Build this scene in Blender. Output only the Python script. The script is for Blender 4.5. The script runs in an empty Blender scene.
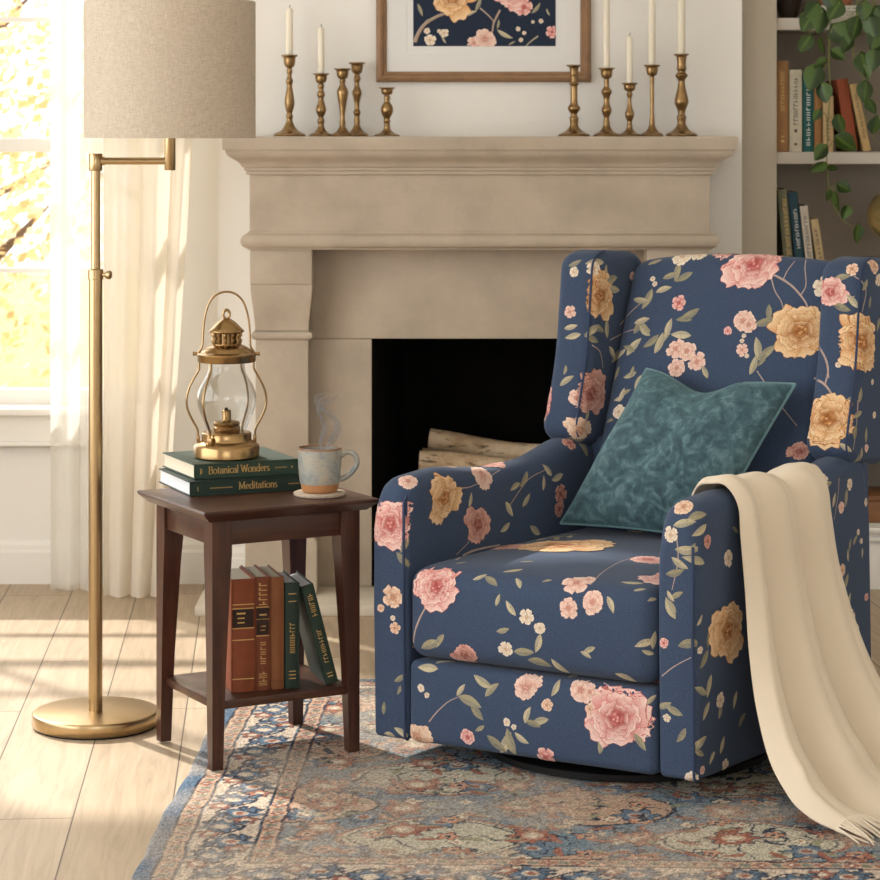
import bpy, bmesh, math, random
import numpy as np
from mathutils import Vector, Matrix
from mathutils.bvhtree import BVHTree
PI = math.pi
F, VX, VY, CH = 2450.0, 440.0, 134.0, 1.4
SC = bpy.context.scene
COL = SC.collection
rnd = random.Random(7)

def P(px, py, D):
    return Vector(((px-VX)*D/F, D, CH-(py-VY)*D/F))
def GP(px, py, z=0.0):
    return P(px, py, (CH-z)*F/(py-VY))
def lin(c):
    return tuple(((v/255)/12.92 if v/255 <= .04045 else ((v/255+.055)/1.055)**2.4) for v in c)
def mixc(a, b, t):
    return tuple(x+(y-x)*t for x, y in zip(a, b))

# ---------------------------------------------------------------- mesh collecting
class G:
    def __init__(s):
        s.v = []; s.f = []; s.c = []
    def add(s, vs, fs, col=None):
        b = len(s.v)
        s.v.extend([Vector(p) for p in vs])
        s.f.extend([tuple(i+b for i in f) for f in fs])
        if col is None: col = (1, 1, 1)
        if len(col) == len(vs) and not isinstance(col[0], (int, float)): s.c.extend(col)
        else: s.c.extend([col]*len(vs))
        return s
    def merge(s, o, M=None):
        s.add([(M @ p if M else p) for p in o.v], o.f, None)
        s.c[-len(o.v):] = o.c if o.v else []
        return s
    def box(s, x0, x1, y0, y1, z0, z1, bev=0, seg=2, M=None):
        bm = bmesh.new(); bmesh.ops.create_cube(bm, size=1)
        for v in bm.verts:
            v.co = Vector(((x0+x1)/2+v.co.x*(x1-x0), (y0+y1)/2+v.co.y*(y1-y0), (z0+z1)/2+v.co.z*(z1-z0)))
        if bev:
            bmesh.ops.bevel(bm, geom=list(bm.edges), offset=bev, segments=seg, profile=.5, affect='EDGES')
        bm.verts.index_update()
        s.add([(M @ v.co if M else v.co.copy()) for v in bm.verts], [[v.index for v in f.verts] for f in bm.faces])
        bm.free(); return s
    def lathe(s, prof, c=(0, 0, 0), n=32, cap=True, M=None):
        c = Vector(c); vs = []; fs = []
        for r, z in prof:
            for i in range(n):
                a = 2*PI*i/n; vs.append(c+Vector((r*math.cos(a), r*math.sin(a), z)))
        m = len(prof)
        for j in range(m-1):
            for i in range(n):
                k = (i+1) % n; fs.append((j*n+i, j*n+k, (j+1)*n+k, (j+1)*n+i))
        if cap:
            if prof[0][0] > 1e-5: fs.append(tuple(range(n-1, -1, -1)))
            if prof[-1][0] > 1e-5: fs.append(tuple((m-1)*n+i for i in range(n)))
        s.add([(M @ v if M else v) for v in vs], fs); return s
    def tube(s, pts, r, n=10, cap=True, closed=False):
        pts = [Vector(p) for p in pts]; m = len(pts)
        rs = r if isinstance(r, (list, tuple)) else [r]*m
        vs = []; fs = []; N = None
        for i, p in enumerate(pts):
            if closed: t = pts[(i+1) % m]-pts[i-1]
            else: t = pts[min(i+1, m-1)]-pts[max(i-1, 0)]
            t.normalize()
            if N is None:
                N = t.cross(Vector((0, 0, 1)))
                if N.length < .05: N = t.cross(Vector((1, 0, 0)))
            N = N-t*N.dot(t); N.normalize(); B = t.cross(N)
            for k in range(n):
                a = 2*PI*k/n; vs.append(p+(N*math.cos(a)+B*math.sin(a))*rs[i])
        for j in range(m if closed else m-1):
            j2 = (j+1) % m
            for k in range(n):
                k2 = (k+1) % n; fs.append((j*n+k, j2*n+k, j2*n+k2, j*n+k2))
        if cap and not closed:
            fs.append(tuple(range(n))); fs.append(tuple((m-1)*n+k for k in range(n-1, -1, -1)))
        s.add(vs, fs); return s
    def prism(s, poly, f0, f1):
        """poly 2D; f0/f1 map (a,b)->Vector for both ends"""
        n = len(poly); vs = [f0(a, b) for a, b in poly]+[f1(a, b) for a, b in poly]
        fs = [(i, (i+1) % n, n+(i+1) % n, n+i) for i in range(n)]+[tuple(range(n-1, -1, -1)), tuple(range(n, 2*n))]
        s.add(vs, fs); return s
    def grid(s, pts, closed_u=False):
        """pts[i][j]"""
        m, n = len(pts), len(pts[0]); fs = []
        for i in range(m if closed_u else m-1):
            i2 = (i+1) % m
            for j in range(n-1): fs.append((i*n+j, i2*n+j, i2*n+j+1, i*n+j+1))
        s.add([p for r in pts for p in r], fs); return s

def obj(name, g, mat, parent=None, smooth=True, ang=40, fixn=True):
    me = bpy.data.meshes.new(name)
    me.from_pydata([tuple(v) for v in g.v], [], g.f)
    a = me.attributes.new('Col', 'FLOAT_COLOR', 'POINT')
    a.data.foreach_set('color', np.array([(c[0], c[1], c[2], 1) for c in g.c], dtype=np.float32).ravel())
    if fixn:
        bm = bmesh.new(); bm.from_mesh(me); bmesh.ops.recalc_face_normals(bm, faces=list(bm.faces)); bm.to_mesh(me); bm.free()
    me.materials.append(mat)
    if smooth:
        me.polygons.foreach_set('use_smooth', [True]*len(me.polygons))
        me.set_sharp_from_angle(angle=math.radians(ang))
    o = bpy.data.objects.new(name, me); COL.objects.link(o)
    if parent: o.parent = parent
    return o
def empty(name, loc=(0, 0, 0), rot=(0, 0, 0)):
    o = bpy.data.objects.new(name, None); COL.objects.link(o); o.empty_display_size = .05
    o.location = loc; o.rotation_euler = rot; return o
def tag(o, label, cat, group=None, kind=None):
    o['label'] = label; o['category'] = cat
    if group: o['group'] = group
    if kind: o['kind'] = kind
    return o
def struct(o, label=None, cat=None):
    o['kind'] = 'structure'
    if label: o['label'] = label
    if cat: o['category'] = cat
    return o
def copy_tree(o, parent=None):
    c = o.copy(); COL.objects.link(c)
    if parent: c.parent = parent
    for ch in list(o.children): copy_tree(ch, c)
    return c

# ---------------------------------------------------------------- materials
def newmat(name):
    m = bpy.data.materials.new(name); m.use_nodes = True
    nt = m.node_tree; b = nt.nodes['Principled BSDF']; return m, nt, b
def N(nt, t, **kw):
    n = nt.nodes.new(t)
    for k, v in kw.items():
        if k in n.inputs: n.inputs[k].default_value = v
        else: setattr(n, k, v)
    return n
def coords(nt, scale=(1, 1, 1), rot=(0, 0, 0), kind='Object'):
    tc = N(nt, 'ShaderNodeTexCoord'); mp = N(nt, 'ShaderNodeMapping')
    mp.inputs['Scale'].default_value = scale; mp.inputs['Rotation'].default_value = rot
    nt.links.new(tc.outputs[kind], mp.inputs['Vector']); return mp.outputs['Vector']
def ramp(nt, fac, stops):
    r = N(nt, 'ShaderNodeValToRGB'); e = r.color_ramp.elements
    while len(e) < len(stops): e.new(.5)
    for i, (p, c) in enumerate(stops):
        e[i].position = p; e[i].color = (*c, 1)
    nt.links.new(fac, r.inputs['Fac']); return r.outputs['Color']
def noise(nt, vec, scale, detail=4, rough=.55, dist=0):
    n = N(nt, 'ShaderNodeTexNoise'); n.inputs['Scale'].default_value = scale; n.inputs['Detail'].default_value = detail
    n.inputs['Roughness'].default_value = rough; n.inputs['Distortion'].default_value = dist
    nt.links.new(vec, n.inputs['Vector']); return n.outputs['Fac']
def bump(nt, b, h, strength, dist=.002):
    n = N(nt, 'ShaderNodeBump'); n.inputs['Strength'].default_value = strength; n.inputs['Distance'].default_value = dist
    nt.links.new(h, n.inputs['Height']); nt.links.new(n.outputs['Normal'], b.inputs['Normal'])
def simple(name, c, rough=.6, metal=0, var=0, vscale=6, bmp=0, bscale=80, bdist=.002, stretch=(1, 1, 1), sheen=0, coat=0, spec=.5):
    m, nt, b = newmat(name); c = lin(c)
    b.inputs['Base Color'].default_value = (*c, 1); b.inputs['Roughness'].default_value = rough; b.inputs['Metallic'].default_value = metal
    b.inputs['Specular IOR Level'].default_value = spec
    if sheen: b.inputs['Sheen Weight'].default_value = sheen
    if coat: b.inputs['Coat Weight'].default_value = coat; b.inputs['Coat Roughness'].default_value = .15
    v = coords(nt, stretch)
    if var:
        f = noise(nt, v, vscale, 6, .6)
        col = ramp(nt, f, [(.25, tuple(x*(1-var) for x in c)), (.5, c), (.75, tuple(min(1, x*(1+var)) for x in c))])
        nt.links.new(col, b.inputs['Base Color'])
    if bmp: bump(nt, b, noise(nt, v, bscale, 3, .6), bmp, bdist)
    return m
M = {}
M['wall'] = simple('cream_wall_paint', (238, 234, 227), .85, bmp=.08, bscale=120, spec=.2)
M['white'] = simple('white_trim_paint', (240, 236, 228), .55, spec=.3)
M['beige'] = simple('warm_grey_joinery_paint', (190, 179, 161), .6, spec=.3)
M['recess'] = simple('shaded_shelf_back_paint', (160, 148, 134), .8, spec=.2)  # joinery beige darkened, the shade inside the bookcase is put into the colour
M['shelf'] = simple('pale_shelf_paint', (205, 196, 182), .6, spec=.3)
M['stone'] = simple('sandstone', (186, 171, 152), .8, var=.17, vscale=6, bmp=.25, bscale=60, bdist=.003, spec=.25)
M['hearth'] = simple('hearth_stone', (214, 203, 184), .7, var=.07, vscale=8, bmp=.15, spec=.3)
M['soot'] = simple('black_firebrick', (16, 14, 12), .9, var=.4, vscale=9, bmp=.5, bscale=20, bdist=.01, spec=.1)
M['brass'] = simple('antique_brass', (166, 136, 94), .24, 1, var=.14, vscale=25, bmp=.05, bscale=200)
M['brass2'] = simple('aged_brass', (150, 122, 84), .28, 1, var=.3, vscale=40, bmp=.12, bscale=90)
M['satin'] = simple('brushed_brass', (186, 160, 120), .28, 1, var=.05, vscale=60, stretch=(1, 1, .05))
M['wax'] = simple('ivory_wax', (240, 231, 212), .45, spec=.4)
M['wax'].node_tree.nodes['Principled BSDF'].inputs['Subsurface Weight'].default_value = .3
M['wax'].node_tree.nodes['Principled BSDF'].inputs['Subsurface Radius'].default_value = (.01, .008, .005)
M['wick'] = simple('wick', (60, 50, 42), .9)
M['oakframe'] = simple('walnut_frame', (140, 105, 72), .45, var=.2, vscale=30, stretch=(1, 1, 1), bmp=.1, bscale=120)
M['mat'] = simple('white_mount_board', (228, 226, 222), .9, spec=.1)
M['gold'] = simple('gilt', (200, 165, 105), .4, .7)
M['pages'] = simple('book_pages', (226, 215, 192), .85, var=.08, vscale=300, stretch=(1, 1, 1), spec=.1)
M['pagesw'] = simple('white_book_pages', (226, 226, 226), .85, var=.05, vscale=300, spec=.1)
M['black'] = simple('black_metal', (20, 20, 22), .4, .3)
M['clay'] = simple('bare_clay', (176, 124, 78), .8, var=.12, vscale=60)
M['cork'] = simple('pale_speckled_stone', (178, 160, 140), .85, var=.35, vscale=160, bmp=.2, bscale=200)
M['drink'] = simple('dark_tea', (70, 40, 20), .1)
M['stem'] = simple('green_stem', (128, 132, 66), .55)
M['pot'] = simple('terracotta_pot', (165, 105, 75), .8, var=.1)
M['trunk'] = simple('tree_bark', (95, 75, 58), .9, var=.3)
M['lawn'] = simple('lawn', (165, 160, 95), .9, var=.3)
M['throw'] = simple('cream_wool', (228, 213, 190), .9, bmp=.25, bscale=700, bdist=.001, sheen=.15, spec=.15)
M['dark'] = simple('dark_vase_glaze', (50, 38, 30), .4)
M['boxwood'] = simple('reddish_brown_wood', (132, 88, 52), .5, var=.2, vscale=12, stretch=(1, 8, 8))
M['chrome'] = simple('grey_knob', (170, 150, 120), .3, 1)

def wood_mat():
    m, nt, b = newmat('dark_walnut')
    v = coords(nt, (14, 14, 1.3)); f = noise(nt, v, 3, 8, .65, .6)
    col = ramp(nt, f, [(.25, lin((42, 23, 16))), (.5, lin((66, 37, 26))), (.75, lin((92, 53, 37)))])
    nt.links.new(col, b.inputs['Base Color']); b.inputs['Roughness'].default_value = .36
    bump(nt, b, f, .12, .001); return m
M['walnut'] = wood_mat()
def wood_mat_x():
    m, nt, b = newmat('dark_walnut_boards')
    v = coords(nt, (1.3, 14, 14)); f = noise(nt, v, 3, 8, .65, .6)
    col = ramp(nt, f, [(.25, lin((44, 25, 17))), (.5, lin((67, 39, 28))), (.75, lin((92, 56, 39)))])
    nt.links.new(col, b.inputs['Base Color']); b.inputs['Roughness'].default_value = .33
    bump(nt, b, f, .12, .001); return m
M['walnutx'] = wood_mat_x()

def floor_mat():
    m, nt, b = newmat('oak_planks')
    v = coords(nt, (1, 1, 1), (0, 0, math.radians(90-4)))
    br = N(nt, 'ShaderNodeTexBrick', offset=.37, offset_frequency=3, squash=1.0)
    br.inputs['Scale'].default_value = 1; br.inputs['Brick Width'].default_value = 1.5; br.inputs['Row Height'].default_value = .2
    br.inputs['Mortar Size'].default_value = .0017; br.inputs['Mortar Smooth'].default_value = .1
    br.inputs['Color1'].default_value = (0, 0, 0, 1); br.inputs['Color2'].default_value = (1, 1, 1, 1); br.inputs['Mortar'].default_value = (.5, .5, .5, 1)
    nt.links.new(v, br.inputs['Vector'])
    # grain, shifted by plank tone
    sep = N(nt, 'ShaderNodeVectorMath', operation='MULTIPLY'); sep.inputs[1].default_value = (1.2, 16, 1)
    nt.links.new(v, sep.inputs[0])
    ad = N(nt, 'ShaderNodeVectorMath', operation='ADD'); nt.links.new(sep.outputs[0], ad.inputs[0])
    sc = N(nt, 'ShaderNodeVectorMath', operation='SCALE'); sc.inputs['Scale'].default_value = 7
    nt.links.new(br.outputs['Color'], sc.inputs[0]); nt.links.new(sc.outputs[0], ad.inputs[1])
    g = noise(nt, ad.outputs[0], 2.2, 9, .62, 1.2)
    col = ramp(nt, g, [(.2, lin((162, 141, 116))), (.5, lin((191, 170, 143))), (.82, lin((208, 189, 163)))])
    tone = N(nt, 'ShaderNodeMix', data_type='RGBA', blend_type='MULTIPLY'); tone.inputs[0].default_value = .55
    tcol = ramp(nt, br.outputs['Color'], [(0, (.80, .77, .73)), (1, (1.0, 1.0, 1.0))])
    nt.links.new(col, tone.inputs[6]); nt.links.new(tcol, tone.inputs[7])
    mx = N(nt, 'ShaderNodeMix', data_type='RGBA'); nt.links.new(br.outputs['Fac'], mx.inputs[0])
    nt.links.new(tone.outputs[2], mx.inputs[6]); mx.inputs[7].default_value = (*lin((92, 76, 58)), 1)
    nt.links.new(mx.outputs[2], b.inputs['Base Color']); b.inputs['Roughness'].default_value = .5
    bump(nt, b, g, .12, .001); return m
M['floor'] = floor_mat()

def vcol_mat(name, rough=.85, bscale=900, bstr=.3, sheen=.2, weave=True, bdist=.0008, var=.1, spec=.2):
    m, nt, b = newmat(name)
    at = N(nt, 'ShaderNodeAttribute', attribute_name='Col')
    v = coords(nt); f = noise(nt, v, bscale, 2, .6)
    mul = N(nt, 'ShaderNodeMix', data_type='RGBA', blend_type='MULTIPLY'); mul.inputs[0].default_value = 1
    rc = ramp(nt, f, [(.3, (1-var*2,)*3), (.7, (1+var,)*3)])
    nt.links.new(at.outputs['Color'], mul.inputs[6]); nt.links.new(rc, mul.inputs[7])
    nt.links.new(mul.outputs[2], b.inputs['Base Color'])
    b.inputs['Roughness'].default_value = rough; b.inputs['Sheen Weight'].default_value = sheen; b.inputs['Specular IOR Level'].default_value = spec
    bump(nt, b, f, bstr, bdist); return m
M['floral'] = vcol_mat('navy_floral_fabric', var=.22, bscale=650, sheen=.1, spec=.12)
M['print'] = vcol_mat('printed_paper', rough=.8, sheen=0, bstr=.02, var=.03)
M['rug'] = vcol_mat('woven_rug', rough=.95, bscale=330, bstr=.8, sheen=.06, bdist=.003, var=.3, spec=.05)

def velvet():
    m, nt, b = newmat('teal_crushed_velvet')
    v = coords(nt)
    f1 = noise(nt, v, 16, 4, .55, 3.0); f2 = noise(nt, coords(nt, (1, 1, 2.2), (.3, .5, .6)), 120, 6, .8, 4.0)
    w = N(nt, 'ShaderNodeTexWave', wave_type='RINGS', wave_profile='SIN'); w.inputs['Scale'].default_value = 7; w.inputs['Distortion'].default_value = 14
    w.inputs['Detail'].default_value = 3; w.inputs['Detail Scale'].default_value = 2.2; nt.links.new(v, w.inputs['Vector'])
    a = N(nt, 'ShaderNodeMath', operation='ADD'); nt.links.new(f1, a.inputs[0]); nt.links.new(f2, a.inputs[1])
    a2 = N(nt, 'ShaderNodeMath', operation='MULTIPLY_ADD'); nt.links.new(w.outputs['Fac'], a2.inputs[0]); a2.inputs[1].default_value = .22; nt.links.new(a.outputs[0], a2.inputs[2])
    col = ramp(nt, a2.outputs[0], [(.75, lin((28, 62, 72))), (1.1/1.5+.12, lin((52, 96, 104))), (1.0, lin((98, 140, 144)))])
    mr = N(nt, 'ShaderNodeMapRange'); mr.inputs['From Min'].default_value = .7; mr.inputs['From Max'].default_value = 1.55
    nt.links.new(a2.outputs[0], mr.inputs['Value'])
    r = nt.nodes[-2] if False else None
    col = ramp(nt, mr.outputs['Result'], [(.1, lin((36, 62, 73))), (.5, lin((60, 92, 101))), (.9, lin((108, 140, 147)))])
    nt.links.new(col, b.inputs['Base Color']); b.inputs['Roughness'].default_value = .75
    b.inputs['Sheen Weight'].default_value = .7; b.inputs['Sheen Roughness'].default_value = .4; b.inputs['Sheen Tint'].default_value = (*lin((150, 190, 195)), 1)
    bump(nt, b, mr.outputs['Result'], .5, .004); return m
M['velvet'] = velvet()
M['velvetpipe'] = simple('pale_teal_velvet', (86, 126, 132), .7, sheen=.5, var=.15, vscale=60)

def linen():
    m, nt, b = newmat('linen_shade')
    v1 = coords(nt, (1, 1, 14)); v2 = coords(nt, (14, 14, 1))
    a = noise(nt, v1, 60, 4, .65); c = noise(nt, v2, 60, 4, .65)
    s = N(nt, 'ShaderNodeMath', operation='ADD'); nt.links.new(a, s.inputs[0]); nt.links.new(c, s.inputs[1])
    h = N(nt, 'ShaderNodeMath', operation='MULTIPLY'); h.inputs[1].default_value = .5; nt.links.new(s.outputs[0], h.inputs[0])
    col = ramp(nt, h.outputs[0], [(.35, lin((192, 176, 154))), (.5, lin((218, 204, 184))), (.65, lin((234, 223, 207)))])
    nt.links.new(col, b.inputs['Base Color']); b.inputs['Roughness'].default_value = .9; b.inputs['Specular IOR Level'].default_value = .1
    tr = N(nt, 'ShaderNodeBsdfTranslucent'); nt.links.new(col, tr.inputs['Color'])
    mx = N(nt, 'ShaderNodeMixShader'); mx.inputs[0].default_value = .3
    nt.links.new(b.outputs[0], mx.inputs[1]); nt.links.new(tr.outputs[0], mx.inputs[2])
    nt.links.new(mx.outputs[0], nt.nodes['Material Output'].inputs['Surface'])
    bump(nt, b, h.outputs[0], .3, .001); return m
M['linen'] = linen()
def sheer(name, c, transp, transl):
    m, nt, b = newmat(name)
    v = coords(nt, (1, 1, .15)); f = noise(nt, v, 120, 2)
    b.inputs['Base Color'].default_value = (*lin(c), 1); b.inputs['Roughness'].default_value = .9; b.inputs['Specular IOR Level'].default_value = .1
    bump(nt, b, f, .1, .001)
    tl = N(nt, 'ShaderNodeBsdfTranslucent'); tl.inputs['Color'].default_value = (*lin(c), 1)
    tp = N(nt, 'ShaderNodeBsdfTransparent')
    m1 = N(nt, 'ShaderNodeMixShader'); m1.inputs[0].default_value = transl
    m2 = N(nt, 'ShaderNodeMixShader'); m2.inputs[0].default_value = transp
    nt.links.new(b.outputs[0], m1.inputs[1]); nt.links.new(tl.outputs[0], m1.inputs[2])
    nt.links.new(m1.outputs[0], m2.inputs[1]); nt.links.new(tp.outputs[0], m2.inputs[2])
    nt.links.new(m2.outputs[0], nt.nodes['Material Output'].inputs['Surface']); return m
M['sheer'] = sheer('sheer_white_voile', (250, 247, 240), .35, .55)
M['drape'] = sheer('cream_linen_drape', (248, 240, 226), .05, .45)
def thin_glass(name, tint=(1, 1, 1), ior=1.5):
    m, nt, b = newmat(name)
    gl = N(nt, 'ShaderNodeBsdfGlossy'); gl.inputs['Roughness'].default_value = .02
    tp = N(nt, 'ShaderNodeBsdfTransparent'); tp.inputs['Color'].default_value = (*tint, 1)
    fr = N(nt, 'ShaderNodeFresnel'); ge = N(nt, 'ShaderNodeNewGeometry')
    m1 = N(nt, 'ShaderNodeMath', operation='MULTIPLY_ADD'); m1.inputs[1].default_value = -2; m1.inputs[2].default_value = 1; nt.links.new(ge.outputs['Backfacing'], m1.inputs[0])
    m2 = N(nt, 'ShaderNodeMath', operation='POWER'); m2.inputs[0].default_value = ior; nt.links.new(m1.outputs[0], m2.inputs[1]); nt.links.new(m2.outputs[0], fr.inputs['IOR'])
    mx = N(nt, 'ShaderNodeMixShader'); nt.links.new(fr.outputs[0], mx.inputs[0])
    nt.links.new(tp.outputs[0], mx.inputs[1]); nt.links.new(gl.outputs[0], mx.inputs[2])
    nt.links.new(mx.outputs[0], nt.nodes['Material Output'].inputs['Surface']); return m
M['pane'] = thin_glass('window_glass')
M['chimney'] = thin_glass('lantern_glass', (.93, .93, .92), 1.45)
def leaf_mat(name, base, light, vein_amt=.5, transl=.3):
    m, nt, b = newmat(name)
    v = coords(nt); f = noise(nt, v, 30, 3)
    at = N(nt, 'ShaderNodeAttribute', attribute_name='Col')
    nt.links.new(at.outputs['Color'], b.inputs['Base Color']); b.inputs['Roughness'].default_value = .35
    tl = N(nt, 'ShaderNodeBsdfTranslucent'); nt.links.new(at.outputs['Color'], tl.inputs['Color'])
    mx = N(nt, 'ShaderNodeMixShader'); mx.inputs[0].default_value = transl
    nt.links.new(b.outputs[0], mx.inputs[1]); nt.links.new(tl.outputs[0], mx.inputs[2])
    nt.links.new(mx.outputs[0], nt.nodes['Material Output'].inputs['Surface'])
    bump(nt, b, f, .2, .002); return m
M['pothos'] = leaf_mat('pothos_leaf', 0, 0, transl=.2)
M['autumn'] = leaf_mat('autumn_leaf', 0, 0, transl=.5)
def birch():
    m, nt, b = newmat('birch_bark')
    v = coords(nt, (1, 1, 1)); v2 = coords(nt, (3, 14, 14))
    f = noise(nt, v, 12, 5, .6); g = noise(nt, v2, 5, 4, .7)
    base = ramp(nt, f, [(.3, lin((160, 128, 92))), (.55, lin((206, 180, 146))), (.8, lin((224, 204, 178)))])
    spots = ramp(nt, g, [(.36, (.08, .06, .05)), (.43, (1, 1, 1))])
    mul = N(nt, 'ShaderNodeMix', data_type='RGBA', blend_type='MULTIPLY'); mul.inputs[0].default_value = .85
    nt.links.new(base, mul.inputs[6]); nt.links.new(spots, mul.inputs[7]); nt.links.new(mul.outputs[2], b.inputs['Base Color'])
    b.inputs['Roughness'].default_value = .85; bump(nt, b, g, .4, .004); return m
M['birch'] = birch()
M['endgrain'] = simple('log_end_grain', (205, 165, 118), .85, var=.2, vscale=40)
def glaze():
    m, nt, b = newmat('speckled_glaze')
    v = coords(nt); f = noise(nt, v, 28, 5, .65, .8); s = noise(nt, v, 420, 1)
    base = ramp(nt, f, [(.3, lin((128, 138, 142))), (.5, lin((162, 161, 151))), (.7, lin((178, 163, 142)))])
    sp = ramp(nt, s, [(.3, (.45, .36, .28)), (.36, (1, 1, 1))])
    mul = N(nt, 'ShaderNodeMix', data_type='RGBA', blend_type='MULTIPLY'); mul.inputs[0].default_value = 1
    nt.links.new(base, mul.inputs[6]); nt.links.new(sp, mul.inputs[7]); nt.links.new(mul.outputs[2], b.inputs['Base Color'])
    b.inputs['Roughness'].default_value = .3; return m
M['glaze'] = glaze()
M['rim'] = simple('brown_glaze_rim', (140, 104, 76), .35, var=.2, vscale=60)
def steam():
    m, nt, b = newmat('steam'); nt.nodes.remove(b)
    pv = N(nt, 'ShaderNodeVolumePrincipled'); pv.inputs['Color'].default_value = (1, .98, .95, 1)
    v = coords(nt); f = noise(nt, v, 60, 3, .6, 1.5)
    mr = N(nt, 'ShaderNodeMapRange'); mr.inputs['From Min'].default_value = .38; mr.inputs['From Max'].default_value = .75
    mr.inputs['To Min'].default_value = 0; mr.inputs['To Max'].default_value = 125
    nt.links.new(f, mr.inputs['Value']); nt.links.new(mr.outputs['Result'], pv.inputs['Density'])
    pv.inputs['Anisotropy'].default_value = .3
    nt.links.new(pv.outputs[0], nt.nodes['Material Output'].inputs['Volume']); return m
M['steam'] = steam()
_bc = {}
def cloth(c, rough=.6):
    if c not in _bc: _bc[c] = simple('book_cloth_%d_%d_%d' % c, c, rough, var=.12, vscale=40, bmp=.15, bscale=500, bdist=.0006, spec=.3)
    return _bc[c]

def rot2(x, y, a): return x*math.cos(a)-y*math.sin(a), x*math.sin(a)+y*math.cos(a)
def catmull(pts, n):
    """resample a polyline of vectors with a Catmull-Rom spline to n points"""
    p = [Vector(q) for q in pts]; p = [p[0]*2-p[1]]+p+[p[-1]*2-p[-2]]
    out = []; m = len(p)-3
    for k in range(n):
        t = k/(n-1)*m; i = min(int(t), m-1); t -= i
        a, b, c, d = p[i:i+4]
        out.append(.5*((2*b)+(c-a)*t+(2*a-5*b+4*c-d)*t*t+(3*b-a-3*c+d)*t**3))
    return out
def rounded_poly(pts, seg=8, maxlen=.03):
    """pts: (x,y,r) closed; fillets and densified"""
    n = len(pts); cor = []
    for i in range(n):
        p = Vector(pts[i][:2]); a = Vector(pts[i-1][:2])-p; b = Vector(pts[(i+1) % n][:2])-p
        r = pts[i][2]
        la, lb = a.length, b.length; a.normalize(); b.normalize()
        ang = math.acos(max(-1, min(1, a.dot(b))))
        if r < 1e-6 or ang > PI-.02: cor.append([p]); continue
        d = min(r/math.tan(ang/2), la*.49, lb*.49); rr = d*math.tan(ang/2)
        cen = p+(a+b).normalized()*(rr/math.sin(ang/2))
        s, e = p+a*d-cen, p+b*d-cen
        a0 = math.atan2(s.y, s.x); a1 = math.atan2(e.y, e.x); da = (a1-a0+PI) % (2*PI)-PI
        k = max(2, int(seg*abs(da)/(PI/2)))
        cor.append([cen+Vector((math.cos(a0+da*j/k), math.sin(a0+da*j/k)))*rr for j in range(k+1)])
    flat = [q for c in cor for q in c]; out = []
    for i, q in enumerate(flat):
        w = flat[(i+1) % len(flat)]; L = (w-q).length; k = max(1, int(math.ceil(L/maxlen)))
        out += [q+(w-q)*j/k for j in range(k)]
    return out
SUN, E_LEFT, E_FRONT, E_BACK, SKY, EXPO = 5.6, 54.0, 9.0, 8.0, 2.6, 0.16
# ================================================================ ROOM
def sbox(name, boxes, mat, bev=0, label=None, cat=None):
    g = G()
    for b in boxes: g.box(*b, bev=bev)
    return struct(obj(name, g, mat, smooth=bool(bev)), label, cat)
RX0, RX1, RY0, ZC = -3.1, 2.4, -1.5, 3.75
sbox('floor', [(RX0-.1, RX1+.1, RY0-.1, 8.0, -.1, 0)], M['floor'], label='pale oak plank floor', cat='floor')
sbox('ceiling', [(RX0-.1, RX1+.1, RY0-.1, 8.0, ZC, ZC+.1)], M['wall'], label='plain cream ceiling above the room', cat='ceiling')
WX0, WX1, WZ0, WZ1 = -3.03, -.93, .55, 3.1
sbox('wall_back', [(RX0, WX0, 7.64, 7.84, 0, ZC), (WX0, WX1, 7.64, 7.84, 0, WZ0), (WX0, WX1, 7.64, 7.84, WZ1, ZC), (WX1, -.68, 7.64, 7.84, 0, ZC),
     (-.68, -.22, 7.50, 7.84, 0, ZC), (.456, .924, 7.50, 7.84, 0, ZC), (-.22, .456, 7.50, 7.84, .79, ZC), (.924, RX1, 7.96, 8.05, 0, ZC)], M['wall'],
     label='cream wall with chimney breast behind the fireplace', cat='wall')
LY0, LY1, LZ0, LZ1 = .6, 5.8, .45, 2.8
sbox('wall_left', [(RX0-.15, RX0, RY0, LY0, 0, ZC), (RX0-.15, RX0, LY1, 7.84, 0, ZC), (RX0-.15, RX0, LY0, LY1, 0, LZ0), (RX0-.15, RX0, LY0, LY1, LZ1, ZC)], M['wall'],
     label='cream side wall with a wide window', cat='wall')
sbox('wall_right', [(RX1, RX1+.1, RY0, 8.05, 0, ZC)], M['wall'], label='cream side wall past the bookcase', cat='wall')
FX0, FX1, FZ0, FZ1 = -1.3, 1.5, .9, 2.6
sbox('wall_front', [(RX0, RX1, RY0-.1, RY0, 0, FZ0), (RX0, RX1, RY0-.1, RY0, FZ1, ZC), (RX0, FX0, RY0-.1, RY0, FZ0, FZ1), (FX1, RX1, RY0-.1, RY0, FZ0, FZ1)], M['wall'],
     label='cream wall behind the viewer', cat='wall')
g = G(); prof = [(0, 0), (-.02, 0), (-.02, .098), (-.014, .106), (-.014, .12), (-.006, .131), (0, .134)]
def baseboard(name, x0, x1, y, label):
    g = G(); g.prism([(a, b) for a, b in prof], lambda a, b: Vector((x0, y+a, b)), lambda a, b: Vector((x1, y+a, b)))
    return struct(obj(name, g, M['white'], ang=25), label, 'baseboard')
baseboard('baseboard_back', RX0, -.68, 7.64, 'white moulded baseboard under the window')
baseboard('baseboard_centre', -.70, -.571, 7.50, 'short white baseboard beside the fireplace')
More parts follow.
